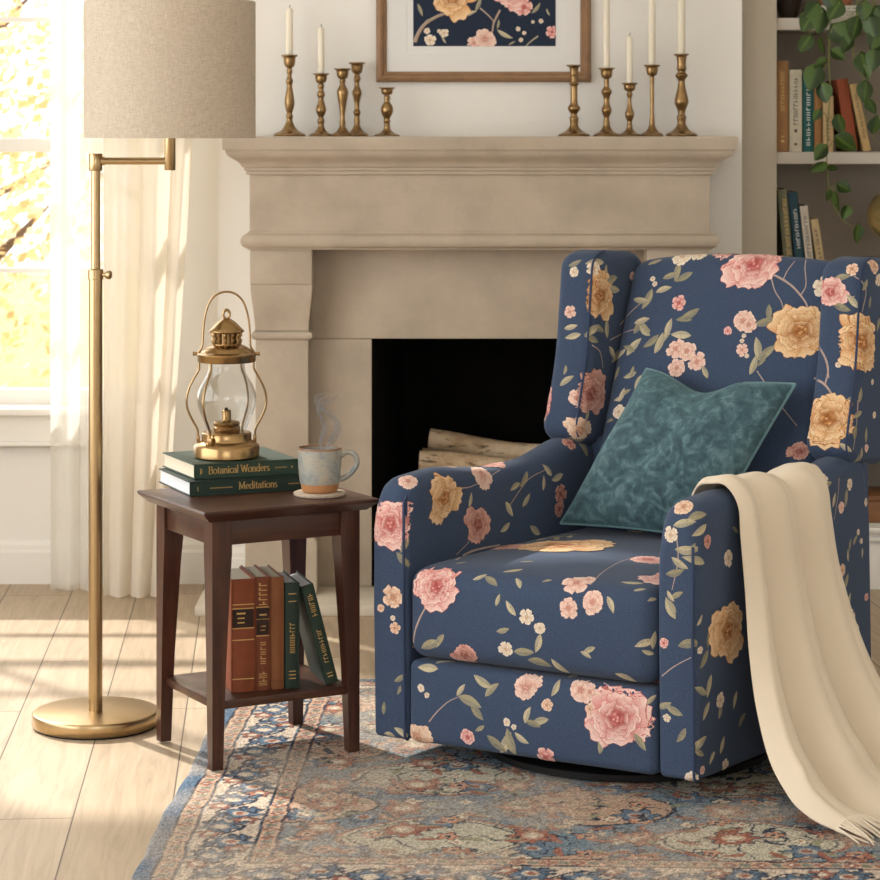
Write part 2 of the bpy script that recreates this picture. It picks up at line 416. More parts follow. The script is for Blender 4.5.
# window
g = G(); D = 7.72
g.box(WX0, WX0+.06, 7.69, 7.75, WZ0, WZ1).box(WX1-.022, WX1, 7.69, 7.75, WZ0, WZ1).box(WX0, WX1, 7.69, 7.75, WZ0, .598).box(WX0, WX1, 7.69, 7.75, WZ1-.06, WZ1)
g.box(WX0, WX1, 7.685, 7.745, 1.343, 1.387, bev=.004)
for z in (.971, 1.76): g.box(WX0, WX1, 7.70, 7.74, z-.008, z+.008)
g.box(-1.222, -1.165, 7.67, 7.76, WZ0, WZ1, bev=.004)
g.box(WX0+.84, WX0+.858, 7.70, 7.74, WZ0, WZ1)
wo = struct(obj('window_1', g, M['white']), 'white sash window with autumn trees outside', 'window')
g = G(); g.box(WX0, WX1, 7.719, 7.722, WZ0, WZ1); obj('glass', g, M['pane'], wo, smooth=False)
g = G()   # stool, apron and casing
g.box(WX0-.1, -.875, 7.555, 7.70, .530, .553, bev=.006).box(WX0-.06, -.885, 7.60, 7.64, .432, .530, bev=.004).box(WX0-.06, -.885, 7.59, 7.64, .432, .447, bev=.004)
g.box(WX1, -.875, 7.61, 7.64, .553, 3.65, bev=.004).box(WX0-.075, WX0, 7.61, 7.64, .553, 3.65, bev=.004)
obj('window_sill', g, M['white'], wo)
g = G(); g.box(RX0-.09, RX0-.05, LY0, LY0+.07, LZ0, LZ1).box(RX0-.09, RX0-.05, LY1-.07, LY1, LZ0, LZ1).box(RX0-.09, RX0-.05, LY0, LY1, LZ0, LZ0+.07).box(RX0-.09, RX0-.05, LY0, LY1, LZ1-.07, LZ1)
for y in (1.9, 3.2, 4.5): g.box(RX0-.09, RX0-.05, y-.025, y+.025, LZ0, LZ1)
w2 = struct(obj('window_2', g, M['white']), 'wide white window in the side wall', 'window')

# ================================================================ OUTSIDE
g = G(); g.box(-14, 8, 8.2, 30, -.35, -.3); struct(obj('ground', g, M['lawn'], smooth=False), 'autumn lawn outside the window', 'lawn')
def tree(x, y, h, R, seed, label):
    r = random.Random(seed); e = empty('autumn_tree', (x, y, -.3)); tag(e, label, 'tree', 'autumn trees outside the window')
    g = G(); g.tube(catmull([(0, 0, 0), (.05, 0, h*.25), (-.03, .05, h*.55), (.02, 0, h*.8)], 10), [.13*(1-i/12) for i in range(10)], 8)
    for k in range(7):
        a = r.uniform(0, 2*PI); z = h*r.uniform(.2, .6)
        g.tube(catmull([(0, 0, z), (.4*R*math.cos(a), .4*R*math.sin(a), z+.25), (.8*R*math.cos(a), .8*R*math.sin(a), z+.6)], 6), [.05, .045, .04, .03, .02, .01], 6)
    obj('trunk', g, M['trunk'], e)
    g = G()
    cl = [(Vector((r.gauss(0, R*.45), r.gauss(0, R*.45), h*r.uniform(.12, .95)))) for _ in range(38)]
    for k in range(6500):
        c = r.choice(cl)+Vector((r.gauss(0, .26), r.gauss(0, .26), r.gauss(0, .22)))
        n = Vector((r.gauss(0, 1), r.gauss(0, 1), r.gauss(0, 1))).normalized(); t = n.orthogonal().normalized(); b = n.cross(t); s = r.uniform(.028, .05)
        col = lin(r.choice([(246, 216, 172), (236, 200, 150), (250, 234, 208), (220, 182, 134), (242, 214, 174)]))
        g.add([c-t*s, c+b*s*.6, c+t*s, c-b*s*.6], [(0, 1, 2, 3)], col)
    obj('foliage', g, M['autumn'], e, smooth=False, fixn=False)
tree(-2.75, 12.6, 3.4, 1.0, 1, 'golden autumn tree outside, low behind the window panes')
tree(-3.6, 16.5, 4.4, 1.5, 2, 'taller golden tree further off behind the other trees')
tree(-2.6, 23.5, 4.2, 1.5, 3, 'pale golden tree furthest from the window')

# ================================================================ FIREPLACE
fp = tag(empty('fireplace', (.118, 7.5, 0)), 'carved beige limestone fireplace with a black empty firebox', 'fireplace')
def Lf(x, y): return x-.118, y-7.5
def ringed(prof, hw, yf, yb):
    """sweep (e,z) profile round the front and both sides of a block"""
    rows = []
    for e, z in prof:
        rows.append([Vector((-hw-e, yb, z)), Vector((-hw-e, yf-e, z)), Vector((hw+e, yf-e, z)), Vector((hw+e, yb, z))])
    g = G(); g.grid(rows)
    n = len(prof)
    g.add([r[i] for r in (rows[0], rows[-1]) for i in range(4)], [(0, 1, 2, 3), (7, 6, 5, 4)])
    return g
yb, yf, hw = -.001, -.21, .684
def arc(cx, cy, rx, ry, a0, a1, n): return [(cx+rx*math.cos(math.radians(a0+(a1-a0)*i/n)), cy+ry*math.sin(math.radians(a0+(a1-a0)*i/n))) for i in range(n+1)]
pr = [(0, 1.278), (.010, 1.280), (.010, 1.290), (.016, 1.292), (.016, 1.300), (.022, 1.303)]
pr += [(.024, 1.307), (.027, 1.312), (.033, 1.318), (.042, 1.324), (.052, 1.330), (.061, 1.337), (.066, 1.345), (.068, 1.352), (.073, 1.353), (.075, 1.357), (.076, 1.388), (.072, 1.392)]
obj('mantel_shelf', ringed(pr, hw, yf, yb), M['stone'], fp, ang=30)
obj('frieze', ringed([(0, 1.112), (0, 1.279)], hw, yf, yb), M['stone'], fp, ang=30)
pr = [(0, 1.056), (.006, 1.056)]+arc(.004, 1.082, .022, .022, -80, 80, 8)+[(.006, 1.106), (.003, 1.110), (0, 1.113)]
obj('lower_moulding', ringed(pr, hw, yf, yb), M['stone'], fp, ang=30)
for s in (-1, 1):
    e = empty('pilaster', (s*.591, 0, 0)); e.parent = fp
    w = .0925
    g = G(); g.box(-w, w, -.21, 0, .952, 1.0565, bev=.004)
    obj('capital', g, M['stone'], e)
    # scrolled corbel, side profile (y,z) swept across x, tapering
    sp = [(-.205, .952), (-.204, .935), (-.198, .905), (-.187, .87), (-.178, .84), (-.174, .812)]
    rows = [[Vector((-ww, 0, z)), Vector((-ww, y, z)), Vector((ww, y, z)), Vector((ww, 0, z))] for (y, z), ww in zip(sp, [.0915, .091, .088, .084, .081, .0795])]
    g = G().grid(rows); obj('corbel', g, M['stone'], e, ang=30)
    g = ringed([(-.002, .784)]+arc(0, .797, .011, .012, -80, 80, 6)+[(-.002, .811)], .0805, -.172, 0); obj('bead', g, M['stone'], e, ang=30)
    g = G().box(-.079, .079, -.168, 0, .19, .786, bev=.003); obj('shaft', g, M['stone'], e)
    g = ringed([(0, .0), (.0, .155), (-.006, .163), (-.006, .17), (-.022, .186), (-.026, .192)], .106, -.215, 0); obj('plinth', g, M['stone'], e, ang=25)
    for c in e.children:
        if c.name.startswith('plinth'): c.location.z = .0305
sx = .56
g = G().box(-sx, -.325, -.08, 0, .031, .779, bev=.0015); obj('jamb', g, M['stone'], fp)
g = G().box(.325, sx, -.08, 0, .031, .779, bev=.0015); obj('jamb', g, M['stone'], fp)
g = G().box(-sx, sx, -.08, 0, .7805, 1.0555, bev=.0015); obj('header', g, M['stone'], fp)
g = G().box(-.83, .82, -.39, -.001, .0, .030, bev=.004); obj('hearth', g, M['hearth'], fp)
g = G()   # firebox: floor, splayed sides, back, roof
z0, z1 = .031, .80
a, b = .325, .24
y0, y1 = -.0795, .44
vs = [(-a, y0, z0), (a, y0, z0), (b, y1, z0), (-b, y1, z0), (-a, y0, z1), (a, y0, z1), (b, y1, z1), (-b, y1, z1)]
g.add(vs, [(0, 1, 2, 3), (4, 7, 6, 5), (0, 3, 7, 4), (1, 5, 6, 2), (2, 6, 7, 3)])
obj('firebox', g, M['soot'], fp, smooth=False, fixn=False)
# logs
def log(cx, cy, z, L, r, rz, ry, label, seed):
    rr = random.Random(seed)
    e = empty('firewood_log', (cx, cy, z), (0, ry, rz)); tag(e, label, 'log', 'firewood logs in the firebox')
    n = 20; m = 9; ph = [rr.uniform(0, 6) for _ in range(4)]
    def pt(i, k):
        a = 2*PI*k/n; R = r*(1+.04*math.sin(2*a+ph[0])+.03*math.sin(3*a+ph[1]+i*.5)); x = -L/2+L*i/(m-1)
        return Vector((x, R*math.cos(a)+.008*math.sin(i*.9+ph[2]), R*math.sin(a)+.006*math.sin(i*.7+ph[3])))
    g = G(); g.grid([[pt(i, k) for k in range(n+1)] for i in range(m)]); obj('bark', g, M['birch'], e, ang=60)
    for i in (0, m-1):
        g = G(); ring = [pt(i, k) for k in range(n)]; c = sum(ring, Vector())/n
        g.add(ring+[c], [(k, (k+1) % n, n) for k in range(n)]); obj('cut_end', g, M['endgrain'], e, smooth=False)
c = P(500, 453, 7.66); log(.175, 7.70, c.z+.008, .42, .034, -.10, .11, 'upper birch log lying on two logs in the firebox', 1)
c = P(490, 471, 7.56); log(.150, 7.585, c.z+.012, .43, .032, -.03, .05, 'front birch log below the upper log in the firebox', 2)
c = P(500, 478, 7.72); log(.145, 7.782, .3735, .40, .033, .04, 0, 'rear birch log half hidden behind the front log', 3)
# andiron-like grate that carries the logs
e = tag(empty('fire_grate', (.13, 7.68, .0325)), 'black iron fire grate under the birch logs', 'grate')
g = G()
for x in (-.16, -.05, .06, .16): g.tube([(x, -.14, .300), (x, -.13, .282), (x, .145, .282), (x, .155, .33)], .007, 8)
for y in (-.08, .10): g.tube([(-.19, y, .270), (.19, y, .270)], .008, 8)
obj('bars', g, M['black'], e)
for x in (-.17, .17):
    for y in (-.08, .10):
        g = G().tube([(x, y, .270), (x, y, 0)], .008, 8); obj('leg', g, M['black'], e)

# ================================================================ BOOKCASE
BX0, BXI, BX1 = .926, 1.042, 2.15
bc = tag(empty('bookcase', (BX0, 7.6, 0)), 'built-in beige bookcase with pale shelves beside the fireplace', 'bookcase')
def bpart(name, b, m, bev=.002):
    g = G().box(b[0]-BX0, b[1]-BX0, b[2]-7.6, b[3]-7.6, b[4], b[5], bev=bev); return obj(name, g, M[m], bc)
g = G().box(0, BXI-BX0, -.02, .02, 0, ZC-.01, bev=.002).box(.004, .012, -.023, -.018, 0, ZC-.02, bev=.001)
obj('stile', g, M['beige'], bc)
bpart('side_panel', (BX0+.02, BXI, 7.62, 7.95, 0, ZC-.01), 'recess'); bpart('side_panel', (BX1, BX1+.1, 7.58, 7.95, 0, ZC-.01), 'beige')
bpart('back_panel', (BXI, BX1, 7.925, 7.95, 0, ZC-.01), 'recess', 0)
for z in (1.76, 1.344, .90, .47, 2.2): bpart('shelf', (BXI, BX1, 7.60, 7.925, z-.037, z), 'shelf')
g = G()
for b in ((BXI, BX1, 7.53, 7.925, 0, .15), (BXI, BX1, 7.515, 7.925, .15, .163), (BXI, BX1, 7.525, 7.925, .163, .178), (BXI, BX1, 7.505, 7.925, .178, .193)):
    g.box(b[0]-BX0+.001, b[1]-BX0-.001, b[2]-7.6, b[3]-7.6, b[4], b[5], bev=.002)
obj('base', g, M['white'], bc)
e = tag(empty('wooden_box', (1.31, 7.6, .194)), 'reddish brown wooden box on the lowest bookcase shelf', 'box')
obj('body', G().box(0, .42, 0, .2, 0, .066, bev=.003), M['boxwood'], e); obj('lid', G().box(-.004, .424, -.004, .204, .067, .084, bev=.004), M['boxwood'], e)

# ================================================================ BOOKS
def rects(rs):
    """flat marks on a spine plane: (x0,x1,z0,z1)"""
    g = G()
    for x0, x1, z0, z1 in rs: g.add([(x0, 0, z0), (x1, 0, z0), (x1, 0, z1), (x0, 0, z1)], [(0, 1, 2, 3)])
    return g
def runs(g, gap=.0075):
    """one mesh per separate run of marks along the spine"""
    it = sorted(((min(g.v[i].z for i in f_), max(g.v[i].z for i in f_), f_) for f_ in g.f), key=lambda t: t[0]); out = []; end = -9
    for a, b, f_ in it:
        if a-end > gap: out.append(G())
        out[-1].add([g.v[i] for i in f_], [(0, 1, 2, 3)]); end = max(end, b)
    return out
def book(w, h, d, cover, label, group=None, loc=(0, 0, 0), rot=(0, 0, 0), pages='pages', marks=None, markmat=None, round_=True, bt=.0028):
    """upright: x thickness 0..w, spine at y=0, z 0..h"""
    e = empty('book', loc, rot); tag(e, label, 'book', group)
    g = G(); sq = .004
    g.box(0, bt, 0, d, 0, h, bev=.0008, seg=1).box(w-bt, w, 0, d, 0, h, bev=.0008, seg=1)
    n = 8; k = .004 if round_ else .0008
    out = [(w*i/n, .002-k*math.sin(PI*i/n)) for i in range(n+1)]
    inn = [(w-w*i/n, .0045) for i in range(n+1)]
    g.prism(out+inn, lambda a, b: Vector((a, b, 0)), lambda a, b: Vector((a, b, h)))
    obj('cover', g, cloth(cover), e, ang=35)
    g = G().box(bt, w-bt, .004, d-sq, sq, h-sq); obj('pages', g, M[pages], e, smooth=False)
    for nm, gg, mt in (marks or []):
        for gq in runs(gg):
            o = obj(nm, gq, mt, e, smooth=False, fixn=False); o.location.y = .002-k-.0006
    return e
# --- stroke serif lettering
def strokes(ch):
    A = lambda cx, cy, rx, ry, a0, a1, n=12: [(cx+rx*math.cos(math.radians(a0+(a1-a0)*i/n)), cy+ry*math.sin(math.radians(a0+(a1-a0)*i/n))) for i in range(n+1)]
    S = lambda x, y, w=.11: [(x-w, y), (x+w, y)]
    D = {'B': ([[(.12, 0), (.12, 1)], [(.0, 1), (.3, 1)]+A(.3, .77, .24, .23, 90, -90)+[(.12, .54)], [(.3, .54)]+A(.32, .27, .28, .27, 90, -90)+[(0, 0)]], .68),
     'M': ([[(.12, 0), (.14, 1)], [(.14, 1), (.47, .08)], [(.47, .08), (.8, 1)], [(.8, 1), (.84, 0)], S(.12, 0), S(.84, 0), S(.1, 1, .08), S(.84, 1, .08)], 1.0),
     'W': ([[(.06, 1), (.3, 0)], [(.3, 0), (.52, .95)], [(.52, .95), (.74, 0)], [(.74, 0), (.98, 1)], S(.07, 1), S(.97, 1)], 1.06),
     'o': ([A(.28, .31, .25, .31, 0, 360, 20)], .6),
     't': ([[(.16, .88), (.16, .12)]+A(.27, .12, .11, .12, 180, 300, 6), [(.02, .62), (.34, .62)]], .4),
     'a': ([A(.23, .44, .19, .19, 165, 0, 8)+[(.42, .1), (.5, .0)], A(.22, .18, .19, .18, 0, 360, 14)], .54),
     'n': ([[(.1, .62), (.1, 0)], A(.28, .4, .18, .23, 180, 0, 8)+[(.46, 0)], S(.1, 0, .09), S(.46, 0, .09), [(.0, .62), (.1, .62)]], .6),
     'i': ([[(.11, .62), (.11, 0)], S(.11, 0, .09), [(.02, .62), (.11, .62)], [(.11, .8), (.11, .92)]], .26),
     'c': ([A(.28, .31, .24, .31, 50, 315, 16)], .52),
     'l': ([[(.11, 1.04), (.11, 0)], S(.11, 0, .09), [(.01, 1.04), (.11, 1.04)]], .26),
     'd': ([[(.47, 1.04), (.47, 0), (.56, 0)], A(.27, .31, .22, .31, 0, 360, 18), [(.37, 1.04), (.47, 1.04)]], .6),
     'e': ([[(.06, .33), (.5, .33)]+A(.28, .33, .22, .29, 0, 310, 16)], .55),
     'r': ([[(.1, .62), (.1, 0)], A(.28, .4, .18, .2, 170, 50, 6), S(.1, 0, .1), [(.0, .62), (.1, .62)]], .42),
     's': ([A(.2, .46, .15, .15, 40, 270, 8)+A(.2, .155, .17, .155, 90, -140, 8)], .42), ' ': ([], .32)}
    return D[ch]
def lettering(text, h, up, along, origin):
    """strokes in a plane: along = text direction, up = letter up"""
    g = G(); x = 0; along, up, origin = Vector(along), Vector(up), Vector(origin)
    for ch in text:
        st, w = strokes(ch)
        for pl in st:
            for (ax, ay), (bx, by) in zip(pl, pl[1:]):
                dx, dy = bx-ax, by-ay; L = math.hypot(dx, dy)
                if L < 1e-6: continue
                t = .065+.085*abs(dy)/L; nx, ny = -dy/L*t/2, dx/L*t/2; ex, ey = dx/L*.02, dy/L*.02
                q = [(ax-ex+nx, ay-ey+ny), (bx+ex+nx, by+ey+ny), (bx+ex-nx, by+ey-ny), (ax-ex-nx, ay-ey-ny)]
                g.add([origin+along*((x+u)*h)+up*(v*h) for u, v in q], [(0, 1, 2, 3)])
        x += w
    return g, x*h
def glyphs(x0, x1, z0, z1, n, seed, fill=.6, gap=.35):
    """illegible tooling: small upright marks running down a spine"""
    r = random.Random(seed); out = []; st = (z1-z0)/n
    for i in range(n):
        a = z0+st*i; b = a+st*(1-gap); k = r.random(); xm = (x0+x1)/2
        out.append((x0, x1, a, a+(b-a)*.28))
        if k < .4: out.append((x0, x1, b-(b-a)*.28, b))
        elif k < .7: out.append((xm, xm+(x1-x0)*.18, a, b))
        else: out.append((x0, x0+(x1-x0)*.2, a, b))
    return rects(out)
# --- two books lying on the side table
TZ = .578
def lying(fl, w, h, d, rz, cover, label, text, th, toff, pages, extra):
    e = book(w, h, d, cover, label, None, (fl[0], fl[1], fl[2]+w), (0, PI/2, rz), pages, round_=False)
    g, L = lettering(text, th, (-1, 0, 0), (0, 0, 1), (w*.5+th*.36, 0, toff))
    o = obj('title_lettering', g, M['gold'], e, smooth=False, fixn=False); o.location.y = .0006
    for g in runs(rects(extra)): o = obj('small_lettering', g, M['gold'], e, smooth=False, fixn=False); o.location.y = .0006
    return e
b1 = lambda w, z0, n, s: [(w*.46, w*.54, z0+s*i, z0+s*i+s*.6) for i in range(n)]
lying((-.566, 5.549, TZ), .0335, .272, .250, math.radians(23), (33, 50, 43), 'lower dark green book lying on the side table under another', 'Meditations', .0165, .116, 'pagesw',
      b1(.0335, .048, 12, .0045)+[(.012, .022, .018, .0195)]+b1(.0335, .236, 9, .003))
lying((-.559, 5.577, TZ+.0345), .0345, .254, .240, math.radians(24), (48, 66, 54), 'upper dark green book on the side table beneath the brass lantern', 'Botanical Wonders', .0165, .034, 'pages',
      [(.009, .024, .014, .0155), (.011, .022, .017, .0185)]+b1(.0345, .196, 7, .0042)+[(.015, .020, .235, .239)])
# ================================================================ SIDE TABLE
tb = tag(empty('side_table', (-.489, 5.393, .0055), (0, 0, math.radians(29))), 'small dark walnut side table with a lower shelf beside the armchair', 'side table')
TW, TD, TH = .315, .272, .5725
def leg(cx, cy, sx_, sy_):
    """tapered on the two inner faces"""
    g = G(); a = .0235; secs = [(0, .55), (.2, .68), (.42, .92), (.47, 1), (TH-.025, 1)]
    rows = []
    for z, k in secs:
        x0, x1 = -a*1, -a+2*a*k
        pts = [(x0, x0), (x1, x0), (x1, x1), (x0, x1)]
        rows.append([Vector((cx+p*sx_, cy+q*sy_, z)) for p, q in pts]+[Vector((cx+pts[0][0]*sx_, cy+pts[0][1]*sy_, z))])
    g.grid(rows); n = len(g.v)
    g.f.append((0, 1, 2, 3)); g.f.append(tuple(n-5+i for i in range(4)))
    return g
for cx, cy, a, b in ((0, 0, 1, 1), (TW, 0, -1, 1), (0, TD, 1, -1), (TW, TD, -1, -1)): obj('leg', leg(cx, cy, a, b), M['walnut'], tb, ang=20)
ov = .058
g = G(); rows = []
for z, e in ((TH-.026, ov-.022), (TH-.020, ov-.016), (TH-.008, ov-.002), (TH-.003, ov), (TH, ov-.003)):
    rows.append([Vector(p) for p in ((-e, -e, z), (TW+e, -e, z), (TW+e, TD+e, z), (-e, TD+e, z), (-e, -e, z))])
g.grid(rows); g.f.append((0, 1, 2, 3)); g.f.append(tuple(len(g.v)-5+i for i in range(4)))
obj('table_top', g, M['walnutx'], tb, ang=20)
for nm, b in (('apron', (.0235, TW-.0235, -.018, .004, TH-.082, TH-.0265)), ('apron', (.0235, TW-.0235, TD-.004, TD+.018, TH-.082, TH-.0265)),
              ('apron', (-.018, .004, .0235, TD-.0235, TH-.082, TH-.0265)), ('apron', (TW-.004, TW+.018, .0235, TD-.0235, TH-.082, TH-.0265))):
    obj(nm, G().box(*b, bev=.0015), M['walnutx'], tb)
obj('shelf', G().box(-.012, TW+.012, -.012, TD+.012, .129, .148, bev=.002), M['walnutx'], tb)
# books on its shelf
def tloc(u, v, z):
    x, y = rot2(u, v, math.radians(29)); return (-.489+x, 5.393+y, z)
SZ = .148+.0055+.0008
gp = 'books on the side table shelf'
def strip(x0, x1, zs): return [(x0, x1, z-.0012, z+.0012) for z in zs]
def tbook(u, v, w, h, d, c, label, marks, lean=0, rz=29, pages='pages'):
    return book(w, h, d, c, label, gp, tloc(u, v, SZ), (0, lean, math.radians(rz)), pages, marks)
LA = 16
brown, brown2, brown3 = (130, 68, 40), (118, 64, 42), (126, 78, 46)
def q(u, v): return u, v
blk = cloth((48, 30, 24)); gl = M['gold']
h = .252
tbook(.0535, .048, .054, h, .165, brown, 'thick russet book with a black title band on the table shelf',
      [('title_band', rects([(.004, .05, .145, .185)]), blk), ('gilt_tooling', rects(strip(.002, .052, (.143, .187, .196, .117, .03))), gl)], rz=LA)
gy = rects([(.012, .032, .174, .178), (.014, .030, .164, .167), (.014, .030, .154, .157)])
for o in bpy.data.objects:
    if o.get('label', '').startswith('thick russet'):
        for gq in runs(gy): k = obj('small_lettering', gq, gl, o, smooth=False, fixn=False); k.location.y = -.0029
tbook(.108, .0395, .034, h+.002, .165, brown2, 'russet book with heavy gilt scrolls between two brown books',
      [('title_band', rects([(.003, .031, .125, .185)]), blk), ('gilt_tooling', rects(strip(.002, .032, (.123, .187, .16)))
        .merge(glyphs(.008, .027, .012, .045, 4, 3)).merge(glyphs(.008, .027, .192, .245, 5, 5)).merge(glyphs(.012, .024, .06, .112, 5, 8)).merge(rects([(.009, .026, .168, .172), (.011, .024, .142, .146), (.011, .022, .134, .137)])), gl)], rz=LA)
tbook(.143, .034, .031, h, .165, brown3, 'plain tan brown book beside the upright dark green book', [('gilt_tooling', rects(strip(.002, .029, (.02,))), cloth((120, 70, 40)))], rz=LA)
tbook(.175, .026, .034, .237, .165, (34, 50, 42), 'upright dark green book with gilt title on the table shelf',
      [('gilt_tooling', rects([(.008, .026, .212, .214), (.008, .026, .195, .197), (.009, .025, .022, .024), (.009, .025, .03, .032), (.009, .025, .038, .04)]).merge(glyphs(.011, .023, .08, .15, 9, 4)), gl)], rz=LA, pages='pagesw')
tbook(.272, .014, .030, .232, .165, (38, 54, 44), 'dark green book leaning against the others on the table shelf',
      [('gilt_tooling', rects([(.009, .021, .016, .019), (.008, .022, .024, .026)]).merge(glyphs(.010, .020, .05, .13, 10, 6)).merge(glyphs(.009, .021, .16, .215, 6, 9)), M['gold'])], lean=-.255, rz=LA, pages='pagesw')

# ================================================================ FLOOR LAMP
lp = tag(empty('floor_lamp', (-.8155, 5.80, 0)), 'brass swing-arm floor lamp with a beige linen drum shade', 'floor lamp')
g = G().lathe([(.0, .002), (.140, .002), (.146, .004), (.1495, .008), (.1495, .031), (.1475, .0345), (.144, .036), (0, .036)], n=96, cap=False); obj('base', g, M['satin'], lp, ang=50)
g = G().lathe([(.143, 0), (.143, .004)], n=64); obj('felt_pad', g, M['black'], lp)
g = G().lathe([(.0165, .036), (.0165, 1.055)], n=24); obj('lower_pole', g, M['satin'], lp)
g = G().lathe([(.0165, 1.055), (.0185, 1.056), (.0185, 1.078), (.0165, 1.080), (.0115, 1.081), (.0115, 1.085)], n=24); co = obj('collar', g, M['satin'], lp)
g = G().tube([(.017, -.004, 1.067), (.026, -.006, 1.067)], .005, 10).tube([(.026, -.006, 1.067), (.030, -.007, 1.067), (.036, -.0085, 1.067), (.038, -.009, 1.067)], [.008, .0105, .0105, .008], 14); obj('knob', g, M['satin'], co)
g = G().lathe([(.0112, 1.08), (.0112, 1.334)], n=20); obj('upper_pole', g, M['satin'], lp)
g = G().lathe([(.0, 1.313), (.0155, 1.313), (.0165, 1.315), (.0165, 1.352), (.0155, 1.354), (0, 1.354)], n=24, cap=False); obj('joint', g, M['satin'], lp)
AX = .176
g = G().tube([(.012, 0, 1.336), (AX, 0, 1.336)], .0085, 16).tube([(.014, 0, 1.336), (.021, 0, 1.336)], .0105, 16); obj('swing_arm', g, M['satin'], lp)
g = G().lathe([(.0, 1.314), (.0125, 1.314), (.0135, 1.3155), (.0135, 1.43), (.0, 1.43)], (AX, 0, 0), n=24, cap=False); obj('shade_stem', g, M['satin'], lp)
g = G().lathe([(.0, 1.43), (.018, 1.43), (.018, 1.50), (0, 1.50)], (AX, 0, 0), n=20, cap=False)
g.lathe([(.012, 1.50), (.028, 1.53), (.032, 1.56), (.022, 1.595), (0, 1.603)], (AX, 0, 0), n=20, cap=False); obj('bulb', g, M['white'], lp)
SR = .2025; Z0, Z1 = 1.3905, 1.7125
g = G().lathe([(SR, Z0), (SR, Z0+.004)]+[(SR, Z0+(Z1-Z0)*i/8) for i in range(1, 8)]+[(SR, Z1-.004), (SR, Z1), (SR-.003, Z1), (SR-.003, Z0), (SR, Z0)], (AX, 0, 0), n=96, cap=False)
sh = obj('lamp_shade', g, M['linen'], lp, ang=50)
g = G()
for z in (Z0+.002, Z1-.003): obj('shade_ring', G().tube([(AX+(SR-.0035)*math.cos(2*PI*i/64), (SR-.0035)*math.sin(2*PI*i/64), z) for i in range(64)], .0022, 8, closed=True), M['satin'], sh)
for k in range(3):
    a = 2*PI*k/3+.4; g.tube([(AX+.012*math.cos(a), .012*math.sin(a), 1.44), (AX+(SR-.004)*math.cos(a), (SR-.004)*math.sin(a), 1.46)], .002, 6)
obj('shade_spider', g, M['satin'], sh)

# ================================================================ LANTERN
LZ = TZ+.0345+.0347+.0005
lt = tag(empty('lantern', (P(226.5, 460, 5.706).x, 5.706, LZ)), 'antique brass hurricane lantern with a clear glass chimney', 'lantern')
g = G().lathe([(0, 0), (.074, 0), (.0765, .003), (.0765, .026), (.074, .031), (.069, .034), (.066, .038), (.060, .040), (.058, .043), (.058, .058), (.055, .061), (.03, .062), (0, .062)], n=56, cap=False); obj('base', g, M['brass'], lt, ang=35)
g = G().lathe([(.030, .062), (.032, .066), (.032, .075), (.029, .078), (.031, .081), (.031, .087), (.028, .091), (.012, .093), (.0105, .096), (.0105, .122), (.008, .124), (0, .124)], n=32, cap=False); bu = obj('burner', g, M['brass'], lt, ang=35)
g = G().box(-.004, .004, -.0015, .0015, .122, .130); obj('wick', g, M['wick'], bu)
gp_ = [(.046, .062), (.050, .080), (.058, .105), (.066, .130), (.0695, .152), (.068, .172), (.061, .195), (.050, .218), (.044, .235), (.0425, .255), (.0425, .262)]
gpts = [(p.x, p.y) for p in catmull([(a, b, 0) for a, b in gp_], 30)]
g = G().lathe(gpts, n=48, cap=False); g.lathe([(r-.0018, z) for r, z in gpts], n=48, cap=False); obj('glass_chimney', g, M['chimney'], lt, fixn=False)
g = G().lathe([(.045, .262), (.066, .262), (.068, .265), (.068, .276), (.070, .279), (.070, .284), (.066, .287), (.061, .289), (.056, .300), (.046, .313), (.038, .320), (.034, .323), (.034, .326), (.0, .326)], n=48, cap=False)
obj('top_ring', g, M['brass'], lt, ang=35)
g = G().lathe([(.026, .326), (.026, .348)], n=32)
for k in range(12):
    a = 2*PI*k/12; g.tube([(.0305*math.cos(a), .0305*math.sin(a), .326), (.033*math.cos(a), .033*math.sin(a), .332), (.029*math.cos(a), .029*math.sin(a), .338), (.033*math.cos(a), .033*math.sin(a), .344), (.0305*math.cos(a), .0305*math.sin(a), .350)], .0042, 8)
obj('gallery', g, M['brass2'], lt)
g = G().lathe([(.0, .348), (.038, .348), (.0415, .351), (.041, .354), (.036, .361), (.029, .371), (.021, .382), (.013, .390), (.008, .394), (.005, .396), (0, .397)], n=40, cap=False); cp = obj('cap', g, M['brass'], lt, ang=35)
g = G().tube([(.0075*math.cos(2*PI*i/16), 0, .402+.0075*math.sin(2*PI*i/16)) for i in range(16)], .0028, 8, closed=True); obj('finial_ring', g, M['brass2'], cp)
prof_w = [(.063, .268), (.0635, .250), (.065, .238), (.077, .212), (.0875, .185), (.0925, .155), (.0905, .128), (.080, .098), (.069, .074), (.0665, .062), (.0665, .045)]
for a in (8, 188, 240, 62):
    a = math.radians(a); pts = catmull([(r*math.cos(a), r*math.sin(a), z) for r, z in prof_w], 40)
    g = G().tube(pts, .0026, 8); g.box(-.006, .006, -.004, .004, .036, .052, bev=.001, M=Matrix.Translation((.0655*math.cos(a), .0655*math.sin(a), 0)) @ Matrix.Rotation(a+PI/2, 4, 'Z'))
    obj('cage_wire', g, M['brass2'], lt)
hp = catmull([(-.067, -.002, .282), (-.0655, -.002, .31), (-.063, 0, .345), (-.057, 0, .375), (-.045, 0, .400), (-.025, 0, .4155), (0, 0, .4205), (.025, 0, .4155), (.045, 0, .400), (.057, 0, .375), (.063, 0, .345), (.0655, -.002, .31), (.067, -.002, .282)], 60)
hp = [Vector((p.x*(.82 if p.z > .30 else .82+.18*(.30-p.z)/.018)*1.03, p.y, p.z)) for p in hp]
g = G().tube(hp, .0024, 8); obj('handle', g, M['brass2'], lt)
